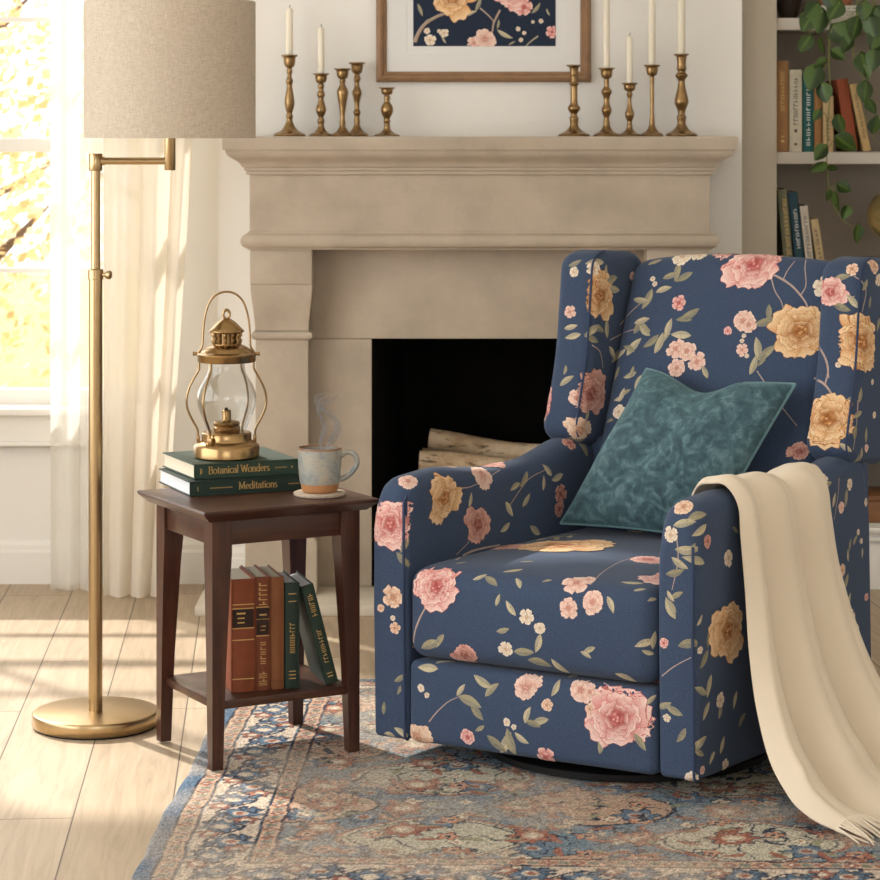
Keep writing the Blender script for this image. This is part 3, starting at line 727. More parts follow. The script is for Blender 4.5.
for s in (-1, 1):
    g = G().tube([(s*.066, 0, .284), (s*.0735, 0, .284)], .0045, 10).tube([(s*.0735, 0, .284), (s*.078, 0, .284)], .006, 10); obj('handle_stud', g, M['brass2'], lt)

_zr = [(0, 0), (.062, .060), (.262, .222), (.289, .245), (.326, .264), (.350, .292), (.397, .325), (.4095, .343), (.45, .39)]
def zremap(z):
    for (a, b), (c, d) in zip(_zr, _zr[1:]):
        if z <= c: return b+(d-b)*(z-a)/(c-a)
    return z
for o in lt.children_recursive:
    if o.type == 'MESH':
        hd = o.name.startswith('handle') and 'stud' not in o.name
        for v in o.data.vertices: v.co.z = (.238+(v.co.z-.282)*1.061) if hd else zremap(v.co.z)

# ================================================================ MUG + COASTER + STEAM
MC = (-.2735, 5.572)
g = G().lathe([(.0, 0), (.0575, 0), (.0595, .002), (.0595, .0065), (.058, .008), (0, .008)], n=48, cap=False)
co = tag(obj('coaster', g, M['cork'], ang=50), 'round speckled stone coaster under the mug', 'coaster'); co.location = (*MC, TZ+.0004)
mz = TZ+.0088
mg = tag(empty('mug', (*MC, mz)), 'blue-grey glazed stoneware mug with a bare clay foot', 'mug')
g = G().lathe([(0, .0), (.036, 0), (.0395, .002), (.0415, .006), (.0435, .020)], n=48, cap=False); obj('clay_foot', g, M['clay'], mg, ang=60)
g = G().lathe([(.0440, .0195), (.0455, .024), (.0475, .040), (.0488, .06), (.0496, .085), (.0498, .097)], n=48, cap=False)
g.lathe([(.0464, .097), (.046, .08), (.044, .05), (.04, .02), (.03, .012), (0, .011)], n=48, cap=False); obj('body', g, M['glaze'], mg, ang=60)
g = G().lathe([(.0499, .0965), (.0503, .099), (.0494, .1012), (.0475, .1012), (.0464, .099), (.0464, .0965)], n=48, cap=False); obj('rim', g, M['rim'], mg, ang=60)
hpts = catmull([(.047, 0, .082), (.058, 0, .089), (.070, 0, .0895), (.080, 0, .083), (.0845, 0, .071), (.0825, 0, .058), (.072, 0, .044), (.058, 0, .033), (.0455, 0, .0275)], 36)
g = G().tube(hpts, [.0062 if i > 2 else .0075 for i in range(36)], 10)
for v in g.v: v.y *= 1.35
obj('handle', g, M['glaze'], mg, ang=60)
g = G().lathe([(0, .088), (.0458, .088)], n=40, cap=False); obj('drink', g, M['drink'], mg)
# steam wisps rising from the mug
g = G(); z0 = .10
def sp(px, py): p = P(px, py, 5.572); return Vector((p.x-MC[0], 0, p.z-mz))
main = [(322, 452), (321, 444), (323, 436), (326, 428), (323, 420), (319, 412), (322, 406), (331, 401), (337, 394), (342, 387)]
side = [(326, 450), (330, 440), (335, 430), (334, 421), (326, 414), (319, 407), (317, 399), (325, 395), (333, 398)]
rs_ = random.Random(4)
for k in range(9):
    src = (main, side)[k % 2]; dx, dy, sc_ = rs_.uniform(-3, 3), rs_.uniform(-3, 3), rs_.uniform(.8, 1.25)
    c = catmull([sp(322+(x-322)*sc_+dx*min(1, (455-y)/25)+rs_.uniform(-.8, .8), y+dy*min(1, (455-y)/25)) for x, y in src], 50); ph = rs_.uniform(0, 6)
    for i, p_ in enumerate(c): p_.y = .022*math.sin(i*.13+ph)
    r0 = rs_.uniform(.0035, .006)
    g.tube(c, [r0*(.15+.85*math.sin(PI*min(1, (i+1)/9)/2))*(1 if i < 32 else max(.08, (50-i)/18)) for i in range(50)], 10)
st = obj('steam', g, M['steam'], mg); st['kind'] = 'stuff'; st['label'] = 'thin white steam curling up'

# ================================================================ CURTAINS
def curtain(name, x0, x1, y, nf, amp, mat, label, seed, xt=None):
    r = random.Random(seed); e = []; nx, nz = nf*14, 36
    ph = [r.uniform(-.5, .5) for _ in range(nf+1)]; am = [amp*r.uniform(.6, 1.25) for _ in range(nf+1)]
    rows = []
    for i in range(nz+1):
        z = .006+2.68*i/nz; row = []
        for j in range(nx+1):
            t = j/nx; k = t*nf; ki = min(int(k), nf-1); kf = k-ki
            A = am[ki]+(am[ki+1]-am[ki])*kf; p = ph[ki]+(ph[ki+1]-ph[ki])*kf
            xr = x1+((xt or x1)-x1)*(z/2.6)
            x = x0+(xr-x0)*t+.009*math.sin(2*PI*k+1.2+p)*(1-t)*t*4
            yy = y+A*math.sin(2*PI*k+p+.25*math.sin(z*1.3+seed))+.35*A*math.sin(4*PI*k+2*p+z*.5)
            row.append(Vector((x, yy, z)))
        rows.append(row)
    g = G().grid(rows); o = obj(name, g, mat, ang=80); tag(o, label, 'curtain'); return o
curtain('sheer_curtain', P(51, 0, 7.5).x, P(114, 0, 7.5).x, 7.50, 3, .022, M['sheer'], 'white sheer curtain hanging at the edge of the window', 4)
curtain('linen_curtain', P(104, 0, 7.40).x, P(163, 0, 7.40).x, 7.39, 3, .026, M['drape'], 'cream linen curtain between the sheer curtain and the fireplace', 9, P(220, 0, 7.40).x)

# ================================================================ CANDLESTICKS
MZ = 1.3925
def stick(px, ytop, prof, label, candle=None, clabel=None, cr=.010, cw=1.0, D=7.40, taper=1.0):
    """prof: (r px, fraction of height) lathe profile"""
    p = P(px, 136.5, D); s = D/F; H = (136.3-ytop)*s
    e = tag(empty('candlestick', (p.x, D, MZ+.0008)), label, 'candlestick', 'brass candlesticks on the mantel')
    base = [(r*s, f*H) for r, f in prof if f <= .2]; top = [(r*s, f*H) for r, f in prof if f >= .2]
    full = [(q_.x, q_.y) for q_ in [Vector(v) for v in [(r*s, f*H) for r, f in prof]]]
    # split into base, stem, cup parts
    cut1 = next(i for i, (r, f) in enumerate(prof) if f >= .2); cut2 = next(i for i, (r, f) in enumerate(prof) if f >= .84)
    pc = [(v.x, v.y) for v in catmull([(r, z, 0) for r, z in full], 6*len(full))]
    i1, i2 = int(cut1/(len(full)-1)*(len(pc)-1)), int(cut2/(len(full)-1)*(len(pc)-1))
    g = G().lathe([(0, 0)]+pc[:i1+1], n=28, cap=False); obj('base', g, M['brass2'], e, ang=50)
    g = G().lathe(pc[i1:i2+1], n=24, cap=False); obj('stem', g, M['brass2'], e, ang=50)
    g = G().lathe(pc[i2:]+[(.0095, H), (.0095, H-.02), (0, H-.02)], n=28, cap=False); obj('cup', g, M['brass2'], e, ang=50)
    if candle is not None:
        z0 = MZ+H-.0185; h = (candle if candle < 0 else 0) or 0
        hh = CH-(candle-VY)*s - z0
        c = tag(empty('candle', (p.x, D, z0)), clabel, 'candle', 'ivory taper candles on the mantel')
        r = cr
        g = G().lathe([(0, 0), (.0088, 0), (.0088, .019), (r, .024), (r*(1-.35*(1-taper)), hh*.6), (r*taper, hh-.006), (r*taper*.7, hh-.001), (0, hh)], n=20, cap=False); obj('wax', g, M['wax'], c, ang=50)
        g = G().tube([(0, 0, hh-.002), (.0005, 0, hh+.004), (.002, 0, hh+.009)], .0011, 6); obj('wick', g, M['wick'], c)
    return e
foot = [(15.5, .0), (16, .015), (14.5, .035), (10, .06), (6.5, .10), (4.2, .15)]
def ft(k): return [(r*k, f) for r, f in foot]
cupA = [(2.6, .84), (4.6, .86), (5.6, .90), (6.2, .965), (8.2, .985), (8.2, 1.0)]
stick(289.5, 55, ft(1)+[(3.0, .2), (3.6, .25), (2.6, .28), (4.3, .35), (5.0, .42), (4.0, .52), (2.6, .62), (3.6, .68), (2.2, .74), (3.0, .80)]+cupA, 'tallest brass candlestick at the lamp end of the mantel, holding a candle', 8, 'ivory candle nearest the lamp shade', .0105)
stick(321, 73.5, ft(.75)+[(3, .2), (3.6, .25), (2.4, .30), (4.6, .37), (5.2, .43), (3.6, .52), (2.6, .60), (4.0, .66), (2.4, .74), (3.2, .79)]+cupA, 'second brass candlestick from the lamp, holding a shorter candle', 27, 'shorter ivory candle second from the lamp shade', .0100)
stick(342.5, 68.5, ft(.72)+[(3, .2), (2.4, .26), (2.6, .33), (3.6, .45), (5.2, .58), (5.6, .66), (4.0, .72), (2.4, .77), (3.0, .81)]+cupA, 'empty vase-stemmed brass candlestick between two others', D=7.385)
stick(357, 62.5, ft(.72)+[(3, .2), (2.6, .27), (3.8, .32), (2.4, .38), (3.0, .48), (4.6, .56), (4.8, .60), (3.0, .66), (2.4, .72), (3.4, .78)]+cupA, 'empty slim brass candlestick next to the shortest one', D=7.443)
stick(387, 87.5, ft(.82)+[(3.2, .2), (2.8, .26), (3.6, .31), (3.0, .36), (5.6, .47), (6.2, .55), (5.2, .63), (3.2, .69), (2.8, .73), (3.2, .80)]+cupA, 'shortest brass candlestick, empty, below the picture frame corner')
stick(574, 65, ft(1.0)+[(4.2, .2), (4.6, .25), (3.6, .28), (3.4, .32), (6.0, .37), (6.0, .41), (3.8, .46), (3.4, .60), (3.6, .70), (4.8, .735), (3.2, .76), (3.4, .82)]+[(3.4, .84), (4.0, .86), (4.2, .92), (5.0, .965), (7.6, .985), (7.6, 1)], 'empty column-stemmed brass candlestick below the picture frame')
stick(606.6, 68, ft(.82)+[(3.2, .2), (2.6, .27), (4.4, .34), (5.0, .39), (3.2, .46), (2.8, .52), (3.4, .58), (5.2, .64), (5.0, .67), (2.8, .72), (2.6, .78)]+cupA, 'knopped brass candlestick with a tall candle beside the empty column-stemmed one', -48, 'tall ivory candle closest to the picture frame', .0100)
stick(629.6, 83, ft(.75)+[(2.8, .2), (2.4, .28), (4.2, .36), (4.6, .43), (3.0, .52), (2.0, .62), (2.0, .72), (3.0, .78), (2.4, .81)]+cupA, 'small brass candlestick with a short candle between two taller ones', 36, 'short ivory candle between two tall candles', .0095)
stick(652, 65, ft(.72)+[(2.8, .2), (2.2, .28), (2.0, .40), (2.0, .55), (2.0, .70), (2.2, .79)]+cupA, 'plain rod-stemmed brass candlestick with a tapering candle', -40, 'tall tapering ivory candle on the rod-stemmed candlestick', .0110, taper=.72)
stick(681.5, 54, ft(1.0)+[(4.4, .2), (4.8, .235), (3.6, .26), (3.8, .29), (4.2, .32), (6.8, .40), (6.6, .46), (4.6, .56), (3.4, .64), (3.6, .68), (6.2, .73), (6.0, .75), (3.8, .78), (5.0, .82)]+[(4.6, .84), (4.4, .88), (4.8, .94), (5.4, .97), (7.4, .985), (7.4, 1)], 'heaviest brass candlestick at the bookcase end of the mantel', -60, 'tall ivory candle nearest the bookcase', .0118, taper=.85)
# ================================================================ FLORAL PRINT ELEMENTS  (2D, unit radius, colours)
NAVY = lin((66, 81, 106))
PAL = {'pink': ((250, 222, 210), (228, 146, 138), (176, 82, 80)), 'gold': ((248, 218, 174), (222, 160, 102), (156, 94, 50)),
       'rose': ((232, 188, 172), (196, 130, 116), (140, 74, 66)), 'peach': ((246, 224, 200), (232, 186, 156), (190, 130, 100)),
       'cream': ((246, 236, 216), (234, 214, 190), (205, 165, 130)), 'blush': ((246, 222, 206), (236, 190, 172), (200, 130, 112))}
PAL = {k: tuple(lin(c) for c in v) for k, v in PAL.items()}
LEAF = [lin((190, 178, 142)), lin((166, 156, 122)), lin((204, 190, 154)), lin((150, 142, 110))]
TWIG = lin((176, 150, 136))
def petal(out, cx, cy, ang, L, W, pal, layer, r, ns=8, nr=6, edge=True):
    lt, md, dp = pal; ca, sa = math.cos(ang), math.sin(ang)
    ph = r.uniform(0, 6); lob = r.choice([2, 3])
    def ring(scale, cols, lay, dark=False):
        vs = []; cs = []
        for i in range(nr+1):
            t = i/nr
            w = W*(math.sin(PI*min(1, t*.60+.02))**.9)
            for j in range(ns+1):
                s = j/ns*2-1
                x = L*t*(1-.10*s*s*t)*(1+(.06*math.cos(lob*PI*s+ph)*t*t)); y = w*s
                x, y = (x-L*.5)*scale+L*.5, y*scale
                vs.append((cx+x*ca-y*sa, cy+x*sa+y*ca))
                if dark: cs.append(mixc(dp, md, .45))
                else:
                    c = mixc(dp, md, min(1, t*1.7)); c = mixc(c, lt, max(0, (t-.45)/.55)**1.25)
                    c = mixc(c, dp, .22*(.5+.5*math.cos(7*PI*s+ph))*(1-t)); c = mixc(c, md, .35*abs(s)**3); cs.append(c)
        fs = [(i*(ns+1)+j, (i+1)*(ns+1)+j, (i+1)*(ns+1)+j+1, i*(ns+1)+j+1) for i in range(nr) for j in range(ns)]
        out.append((vs, fs, cs, lay))
    if edge: ring(1.035, None, layer, True)
    ring(1.0, None, layer+.5)
def peony(pal, seed, n0=8):
    r = random.Random(seed); out = []; lay = 0; off = r.uniform(0, 6); sq = r.uniform(.80, .95); ro = r.uniform(-.5, .5)
    lt, md, dp = pal; deep = (mixc(md, dp, .25), mixc(md, dp, .7), mixc(dp, (0, 0, 0), .1))
    for n, L, W, d, pl in ((n0-1, .98, .50, .0, pal), (n0-2, .74, .44, .03, pal), (5, .52, .34, .05, (mixc(lt, md, .25), mixc(md, dp, .4), dp)), (5, .36, .22, .05, (mixc(lt, md, .3), mixc(md, dp, .75), mixc(dp, (0, 0, 0), .15))), (3, .20, .13, .03, deep)):
        order = list(range(n)); r.shuffle(order); a0 = r.uniform(0, 6)
        for k in order:
            a = a0+2*PI*k/n+r.uniform(-.2, .2); l = L*(r.uniform(.70, 1.22) if L > .9 else r.uniform(.78, 1.12))
            petal(out, d*math.cos(a), d*math.sin(a), a, l, W*r.uniform(.85, 1.15), pl, lay, r); lay += 1
    for k in range(5):
        a = r.uniform(0, 6); q_ = r.uniform(0, .16); petal(out, q_*math.cos(a), q_*math.sin(a), r.uniform(0, 6), .13, .05, (mixc(lt, md, .5), md, dp), lay, r, 3, 3, False); lay += 1
    c_, s_ = math.cos(ro), math.sin(ro)
    return [([(x*c_-y*sq*s_, x*s_+y*sq*c_) for x, y in vs], fs, cs, ly) for vs, fs, cs, ly in out]
def blossom(pal, seed, n=5):
    r = random.Random(seed); out = []; a0 = r.uniform(0, 6)
    for k in range(n):
        a = a0+2*PI*k/n; petal(out, .05*math.cos(a), .05*math.sin(a), a, .95*r.uniform(.85, 1.1), .42, pal, k, r, 4, 4)
    for k in range(n-1):
        a = a0+.6+2*PI*k/(n-1); petal(out, 0, 0, a, .55, .24, pal, n+k, r, 3, 3)
    for k in range(5):
        a = 2*PI*k/5; petal(out, .12*math.cos(a), .12*math.sin(a), a, .14, .06, (pal[2],)*3, 2*n+k, r, 2, 2, False)
    return out
def leafs(ang, seed, two=True, w=.28):
    r = random.Random(seed); out = []; c = r.choice(LEAF); d = mixc(c, NAVY, .30); n = 7
    ca, sa = math.cos(ang), math.sin(ang); bend = r.uniform(-.15, .15)
    for sgn, col in ((1, c), (-1, d)):
        vs = []; cs = []
        for i in range(n+1):
            t = i/n; x = t*2-1; y0 = bend*(1-x*x); y1 = y0+sgn*w*math.sin(PI*t)**.8*(1-.25*t)
            for y in (y0, (y0+y1)/2, y1):
                vs.append((x*ca-y*sa, x*sa+y*ca)); cs.append(mixc(col, (1, 1, 1), .08*r.random()))
        fs = [((i*3+j), (i+1)*3+j, (i+1)*3+j+1, i*3+j+1)[::sgn] for i in range(n) for j in range(2)]
        out.append((vs, fs, cs, 0))
    return out
def sprig(ang, seed, n=5):
    """stem with leaves, unit length 2"""
    r = random.Random(seed); out = []; ca, sa = math.cos(ang), math.sin(ang); bend = r.uniform(-.3, .3)
    pts = [(x, bend*(1-x*x)) for x in [i/6*1.9-1 for i in range(7)]]
    vs = []
    for x, y in pts:
        for w in (-.022, .022): vs.append((x*ca-(y+w)*sa, x*sa+(y+w)*ca))
    out.append((vs, [(2*i, 2*i+2, 2*i+3, 2*i+1) for i in range(6)], [mixc(LEAF[1], NAVY, .2)]*14, 0))
    for k in range(n):
        t = -.7+1.6*k/(n-1) if n > 1 else .5; y = bend*(1-t*t); s = 1 if k % 2 else -1
        a = s*r.uniform(.5, .95) if k < n-1 else 0
        L = r.uniform(.30, .42); lv = leafs(a+ang, r.random(), w=.36)
        cx, cy = t+L*math.cos(a), y+L*math.sin(a)
        for vs, fs, cs, lay in lv: out.append(([(cx*ca-cy*sa+p[0]*L, cx*sa+cy*ca+p[1]*L) for p in vs], fs, cs, 1+k))
    return out

class Printer:
    """lays printed motifs on the surfaces of a set of parts (all in one local frame)"""
    def __init__(s, parts, Mw):
        s.parts = parts; s.inv = Mw.inverted(); s.cam = s.inv @ Vector((0, 0, CH)); s.R = s.inv.to_3x3()
        s.bvh = {k: BVHTree.FromPolygons([tuple(v) for v in g.v], g.f) for k, g in parts.items()}
        s.done = []; s.n = 0
    def hit(s, px, py, only=None):
        d = (s.R @ P(px, py, 1.0)-s.R @ Vector((0, 0, CH))).normalized(); best = None
        for k, b in s.bvh.items():
            if only and k != only: continue
            h = b.ray_cast(s.cam, d)
            if h[0] is not None and (best is None or h[3] < best[3]): best = (h[0], h[1] if h[1].dot(d) < 0 else -h[1], k, h[3])
        return best
    def place(s, c, n, key, motif, R, base=.0004):
        g = s.parts[key]; b = s.bvh[key]
        right = s.R @ Vector((1, 0, 0)); right = right-n*right.dot(n)
        if right.length < .15: right = s.R @ Vector((0, 1, 0)); right = right-n*right.dot(n)
        right.normalize(); up = n.cross(right)
        s.done.append(c.copy()); s.n += 1
        base += (s.n % 7)*.00012
        for vs, fs, cs, lay in motif:
            pos = []
            for x, y in vs:
                p = c+(right*x+up*y)*R; o = base+lay*.00009
                h = b.ray_cast(p+n*.03, -n, .06)
                if h[0] is None or h[1].dot(n) < .3:
                    h = b.find_nearest(p, .016)
                    if h[0] is None or abs(h[1].dot(n)) < .3: pos.append(None); continue
                nn = h[1] if h[1].dot(n) > -.2 else -h[1]
                pos.append(h[0]+nn*o)
            idx = {}; vv = []; cc = []; ff = []
            for f in fs:
                if any(pos[i] is None for i in f): continue
                if any((pos[f[i]]-pos[f[i-1]]).length > 2.6*R*math.hypot(vs[f[i]][0]-vs[f[i-1]][0], vs[f[i]][1]-vs[f[i-1]][1])+.002 for i in range(len(f))): continue
                for i in f:
                    if i not in idx: idx[i] = len(vv); vv.append(pos[i]); cc.append(cs[i])
                ff.append(tuple(idx[i] for i in f))
            if vv: g.add(vv, ff, cc)
    def at(s, px, py, rpx, motif, only=None):
        h = s.hit(px, py, only)
        if not h: return
        D = (h[0]-s.cam).length
        s.place(h[0], h[1], h[2], motif, rpx*D/F)
    def twig(s, pts, wpx=2.0, col=None, w1=None):
        c = catmull([(x, y, 0) for x, y in pts], 5*len(pts)); prev = None; m = len(c)
        for i, p in enumerate(c):
            h = s.hit(p.x, p.y)
            if h and prev and h[2] == prev[2] and (h[0]-prev[0]).length < .03:
                D = h[3]; w = (wpx+((w1 if w1 is not None else wpx*.6)-wpx)*i/m)*D/F/2
                t = (h[0]-prev[0]); sd = h[1].cross(t).normalized()
                k = col or TWIG
                a, b = prev[0]+prev[1]*.0003, h[0]+h[1]*.0003
                g = s.parts[h[2]]; g.add([a-sd*w, b-sd*w, b+sd*w, a+sd*w], [(0, 1, 2, 3)], [k, k, mixc(k, (1, 1, 1), .2), mixc(k, (1, 1, 1), .2)])
            prev = h
    def fill(s, n, seed, dmin=.085, keys=None):
        r = random.Random(seed); tris = []
        for k in (keys or s.parts):
            g = s.parts[k]
            for f in g.f[:s.nf[k]]:
                a, b, c = g.v[f[0]], g.v[f[1]], g.v[f[2]]; nn = (b-a).cross(c-a); tris.append((nn.length, k, f, nn.normalized() if nn.length else None))
        tot = [t[0] for t in tris]; picks = r.choices(tris, tot, k=n)
        for A, k, f, nn in picks:
            if nn is None: continue
            g = s.parts[k]; w = [r.random() for _ in f]; sw = sum(w); p = sum((g.v[i]*(wi/sw) for i, wi in zip(f, w)), Vector())
            if nn.z < -.5 or any((p-q_).length < dmin for q_ in s.done): continue
            d = p-s.cam; L = d.length; d.normalize()
            vis = min([h[3] for h in (b.ray_cast(s.cam, d) for b in s.bvh.values()) if h[0] is not None], default=9) > L-.012
            if vis and nn.dot(d) < -.12: continue
            t = r.random()
            if t < .22: mo, R = peony(PAL[r.choice(['pink', 'gold', 'rose'])], r.random()), r.uniform(.05, .08)
            elif t < .55: mo, R = blossom(PAL[r.choice(['blush', 'cream', 'peach'])], r.random()), r.uniform(.018, .03)
            else: mo, R = sprig(r.uniform(0, 6), r.random()), r.uniform(.04, .065)
            if k.startswith('wing') or k.startswith('arm'): R *= .8
            s.place(p, nn, k, mo, R)

# ================================================================ PICTURE
pc = tag(empty('framed_picture', (P(483.5, 0, 7.49).x, 7.4985, 0)), 'walnut-framed navy floral print above the mantel', 'picture')
s = 7.475/F; cx = 483.5
def pxz(px, py): return ((px-cx)*s, CH-(py-VY)*s)
fx0, fz0 = pxz(376, 82); fx1, _ = pxz(591, 82); fz1 = fz0+.80; fw = 10.5*s
prf = [(0, 0), (0, -.016), (.004, -.021), (.012, -.0235), (.02, -.021), (.024, -.014), (.029, -.013), (fw, -.009), (fw, 0)]
g = G(); cor = [(fx0, fz0, 1, 1), (fx1, fz0, -1, 1), (fx1, fz1, -1, -1), (fx0, fz1, 1, -1)]
rows = [[Vector((x+a*e, y, z+b*e)) for e, y in prf] for x, z, a, b in cor]; rows.append(rows[0]); g.grid(rows)
obj('frame', g, M['oakframe'], pc, ang=30)
ax0, az0 = pxz(413, 46); ax1, _ = pxz(556, 46); az1 = fz1-(az0-fz0)
g = G(); y = -.006; m = [(fx0+fw-.003, fz0+fw-.003, fx1-fw+.003, fz1-fw+.003), (ax0-.0195, az0-.0215, ax1+.0195, az1+.0215), (ax0-.0188, az0-.0208, ax1+.0188, az1+.0208), (ax0, az0, ax1, az1)]
def ring4(q_, y): return [Vector((q_[0], y, q_[1])), Vector((q_[2], y, q_[1])), Vector((q_[2], y, q_[3])), Vector((q_[0], y, q_[3])), Vector((q_[0], y, q_[1]))]
g.grid([ring4(m[0], y), ring4(m[1], y), ring4(m[2], y+.0012), ring4(m[3], y+.0012)]); obj('mount', g, M['mat'], pc, ang=10)
ga = G(); nxx, nzz = 14, 18
ga.grid([[Vector((ax0-.003+(ax1-ax0+.006)*i/nxx, -.0045, az0-.003+(az1-az0+.006)*j/nzz)) for j in range(nzz+1)] for i in range(nxx+1)])
ga.c = [lin((38, 48, 66))]*len(ga.v)
bpy.context.view_layer.update()
pr_ = Printer({'art': ga}, pc.matrix_world.copy()); pr_.nf = {'art': len(ga.f)}
A = pr_.at
pr_.twig([(414, 44), (418, 34), (425, 24), (436, 17), (444, 14)], 4, lin((168, 140, 116)), 2.5)
pr_.twig([(500, 10), (494, 22), (492, 32), (488, 40)], 2.2, lin((168, 140, 116)))
pr_.twig([(480, 8), (489, 16), (494, 22)], 1.5); pr_.twig([(538, 36), (530, 42), (526, 46)], 1.6, LEAF[1])
for x, y_, r, k, sd in ((452, -2, 22, 'gold', 1), (512, -6, 17, 'pink', 2), (524, 7, 9, 'pink', 3), (485, 39, 12, 'blush', 4), (474, 43, 7, 'blush', 5), (552, 32, 6, 'pink', 6)): A(x, y_, r, peony(PAL[k], sd) if r > 10 else blossom(PAL[k], sd))
for x, y_, r in ((430, 40, 6), (427, 31, 3.2), (444, 33, 4.5), (439, 31, 2), (518, 29, 2.4), (524, 33, 2.2), (541, 21, 2.4), (533, 22, 1.8), (521, 40, 2.2)): A(x, y_, r, blossom(PAL['cream'], x))
for x, y_, r, a in ((505, 34, 9, -.5), (420, 10, 7, -1.2), (470, 14, 8, .4), (478, 4, 8, 1.2), (430, 20, 5, .2), (453, 18, 6, -1.2), (444, 40, 4, -1.0), (536, 8, 7, .9), (498, 24, 5, 1.4), (512, 43, 4, .5), (548, 12, 4, 2.0)): A(x, y_, r, leafs(a, x+r))
rr = random.Random(5)
for k in range(26):   # the part of the sheet above
    X, Z = rr.uniform(ax0+.03, ax1-.03), rr.uniform(az0+.24, az1-.03)
    t = rr.random(); mo, R = (peony(PAL[rr.choice(['gold', 'pink', 'rose'])], k), .055) if t < .3 else (leafs(rr.uniform(0, 6), k), .03) if t < .7 else (blossom(PAL['cream'], k), .02)
    pr_.place(Vector((X, -.0045, Z)), Vector((0, -1, 0)), 'art', mo, R)
lo = [(v.x < ax0-.0025 or v.x > ax1+.0025 or v.z < az0-.0025) for v in ga.v]
ga.f = [f for i, f in enumerate(ga.f) if i < nxx*nzz or not any(lo[j] for j in f)]
obj('art_print', ga, M['print'], pc, fixn=False)

# ================================================================ SHELF BOOKS
def sb(px0, px1, ytop, zb, d, c, label, group, lean=0, marks=None, D=7.625, y=None):
    x0 = P(px0, 0, D).x; w = (px1-px0)*D/F; h = CH-(ytop-VY)*D/F-zb
    if lean: h /= math.cos(lean)
    return book(w, h, d, c, label, group, (x0, D if y is None else y, zb+.0008), (0, -math.radians(lean*57.29578) if lean else 0, 0), marks=marks), w, h
g1, g2 = 'books on the upper bookcase shelf', 'books on the middle bookcase shelf'
dk = cloth((92, 80, 64)); wt = M['mat']
def mk(w, h, mt, n=9, a=.3, b=.85, s=1): return [('spine_marks', glyphs(w*.32, w*.68, h*a, h*b, n, s), mt)]
zb = 1.344
T = D_ = 7.625/F
sb(776.4, 788.6, 61, zb, .2, (160, 118, 76), 'tan book with gilt marks beside the bookcase upright', g1, marks=mk(12.2*T, 91*T, M['gold'], 11, .45, .9, 1)+[('small_lettering', rects([(.014, .024, .03, .036), (.014, .024, .045, .049)]), M['gold'])])
sb(789.4, 802, 70, zb, .2, (206, 196, 172), 'cream book with dark spine lettering beside the tan book', g1, marks=mk(12.6*T, 82*T, dk, 13, .33, .92, 2)+[('small_lettering', rects([(.015, .024, .02, .027), (.015, .024, .06, .07)]), dk)])
sb(803, 813.6, 74, zb, .2, (36, 92, 86), 'teal book with white lettering on the upper shelf', g1, marks=mk(10.6*T, 78*T, wt, 12, .08, .85, 3))
sb(814.2, 821.6, 88, zb, .19, (158, 112, 66), 'narrow caramel book between the teal book and a cream one', g1)
sb(822.8, 833.5, 96, zb, .19, (196, 166, 124), 'buff book behind the trailing vine on the upper shelf', g1, marks=mk(10.7*T, 56*T, dk, 6, .2, .6, 5))
sb(847.0, 858.2, 80, zb, .2, (150, 76, 46), 'rust red book leaning on the upper shelf', g1, lean=.145)
sb(863.2, 871.2, 85, zb, .19, (204, 172, 118), 'slim straw-coloured book leaning on the rust red book', g1, lean=.205, marks=mk(8.3*T, 66*T, dk, 12, .2, .9, 7))
zb = .90
sb(786.8, 796.3, 190, zb, .2, (112, 112, 90), 'olive grey book leaning against the bookcase upright', g2, lean=.09, marks=mk(11.5*T, 105*T, M['gold'], 16, .3, .92, 8))
sb(798.2, 807.6, 193, zb, .2, (40, 70, 82), 'dark teal book with white lettering on the middle shelf', g2, lean=.10, marks=mk(10.4*T, 102*T, wt, 14, .45, .85, 9))
sb(809.4, 817.4, 206.5, zb, .19, (204, 194, 178), 'pale grey book leaning on the dark teal book', g2, lean=.11, marks=mk(8.6*T, 88*T, dk, 14, .3, .9, 10))
sb(821.6, 829.6, 220, zb, .18, (194, 170, 130), 'shortest straw-coloured book on the middle shelf', g2, lean=.15, marks=mk(8*T, 75*T, dk, 10, .3, .9, 11))
for k, (z, c, lb) in enumerate(((1.761, (212, 204, 186), 'lower white book lying flat on the top shelf behind the vine'), (1.782, (222, 214, 198), 'upper white book lying flat on the top shelf behind the vine'))):
    b_ = book(.0195, .205-.006*k, .15, c, lb, 'white books lying on the top shelf', (P(808, 0, 7.625).x+.003*k, 7.64, z+.0195), (0, PI/2, .0), round_=False,
              marks=[('spine_marks', rects([(.0085, .0105, .02+.017*i, .02+.017*i+.009) for i in range(10)]), dk)])
e = tag(empty('dark_vase', (1.10, 7.74, 1.7605)), 'dark brown vase beside the white books on the top shelf', 'vase')
g = G().lathe([(0, 0), (.022, 0), (.026, .004), (.034, .03), (.048, .07), (.052, .10), (.044, .14), (.024, .17), (.020, .20), (.028, .22)], n=32, cap=False); obj('body', g, M['dark'], e, ang=60)
g = G().lathe([(.028, .22), (.029, .223), (.026, .2235), (.018, .20), (.0, .19)], n=32, cap=False); obj('lip', g, M['dark'], e, ang=60)

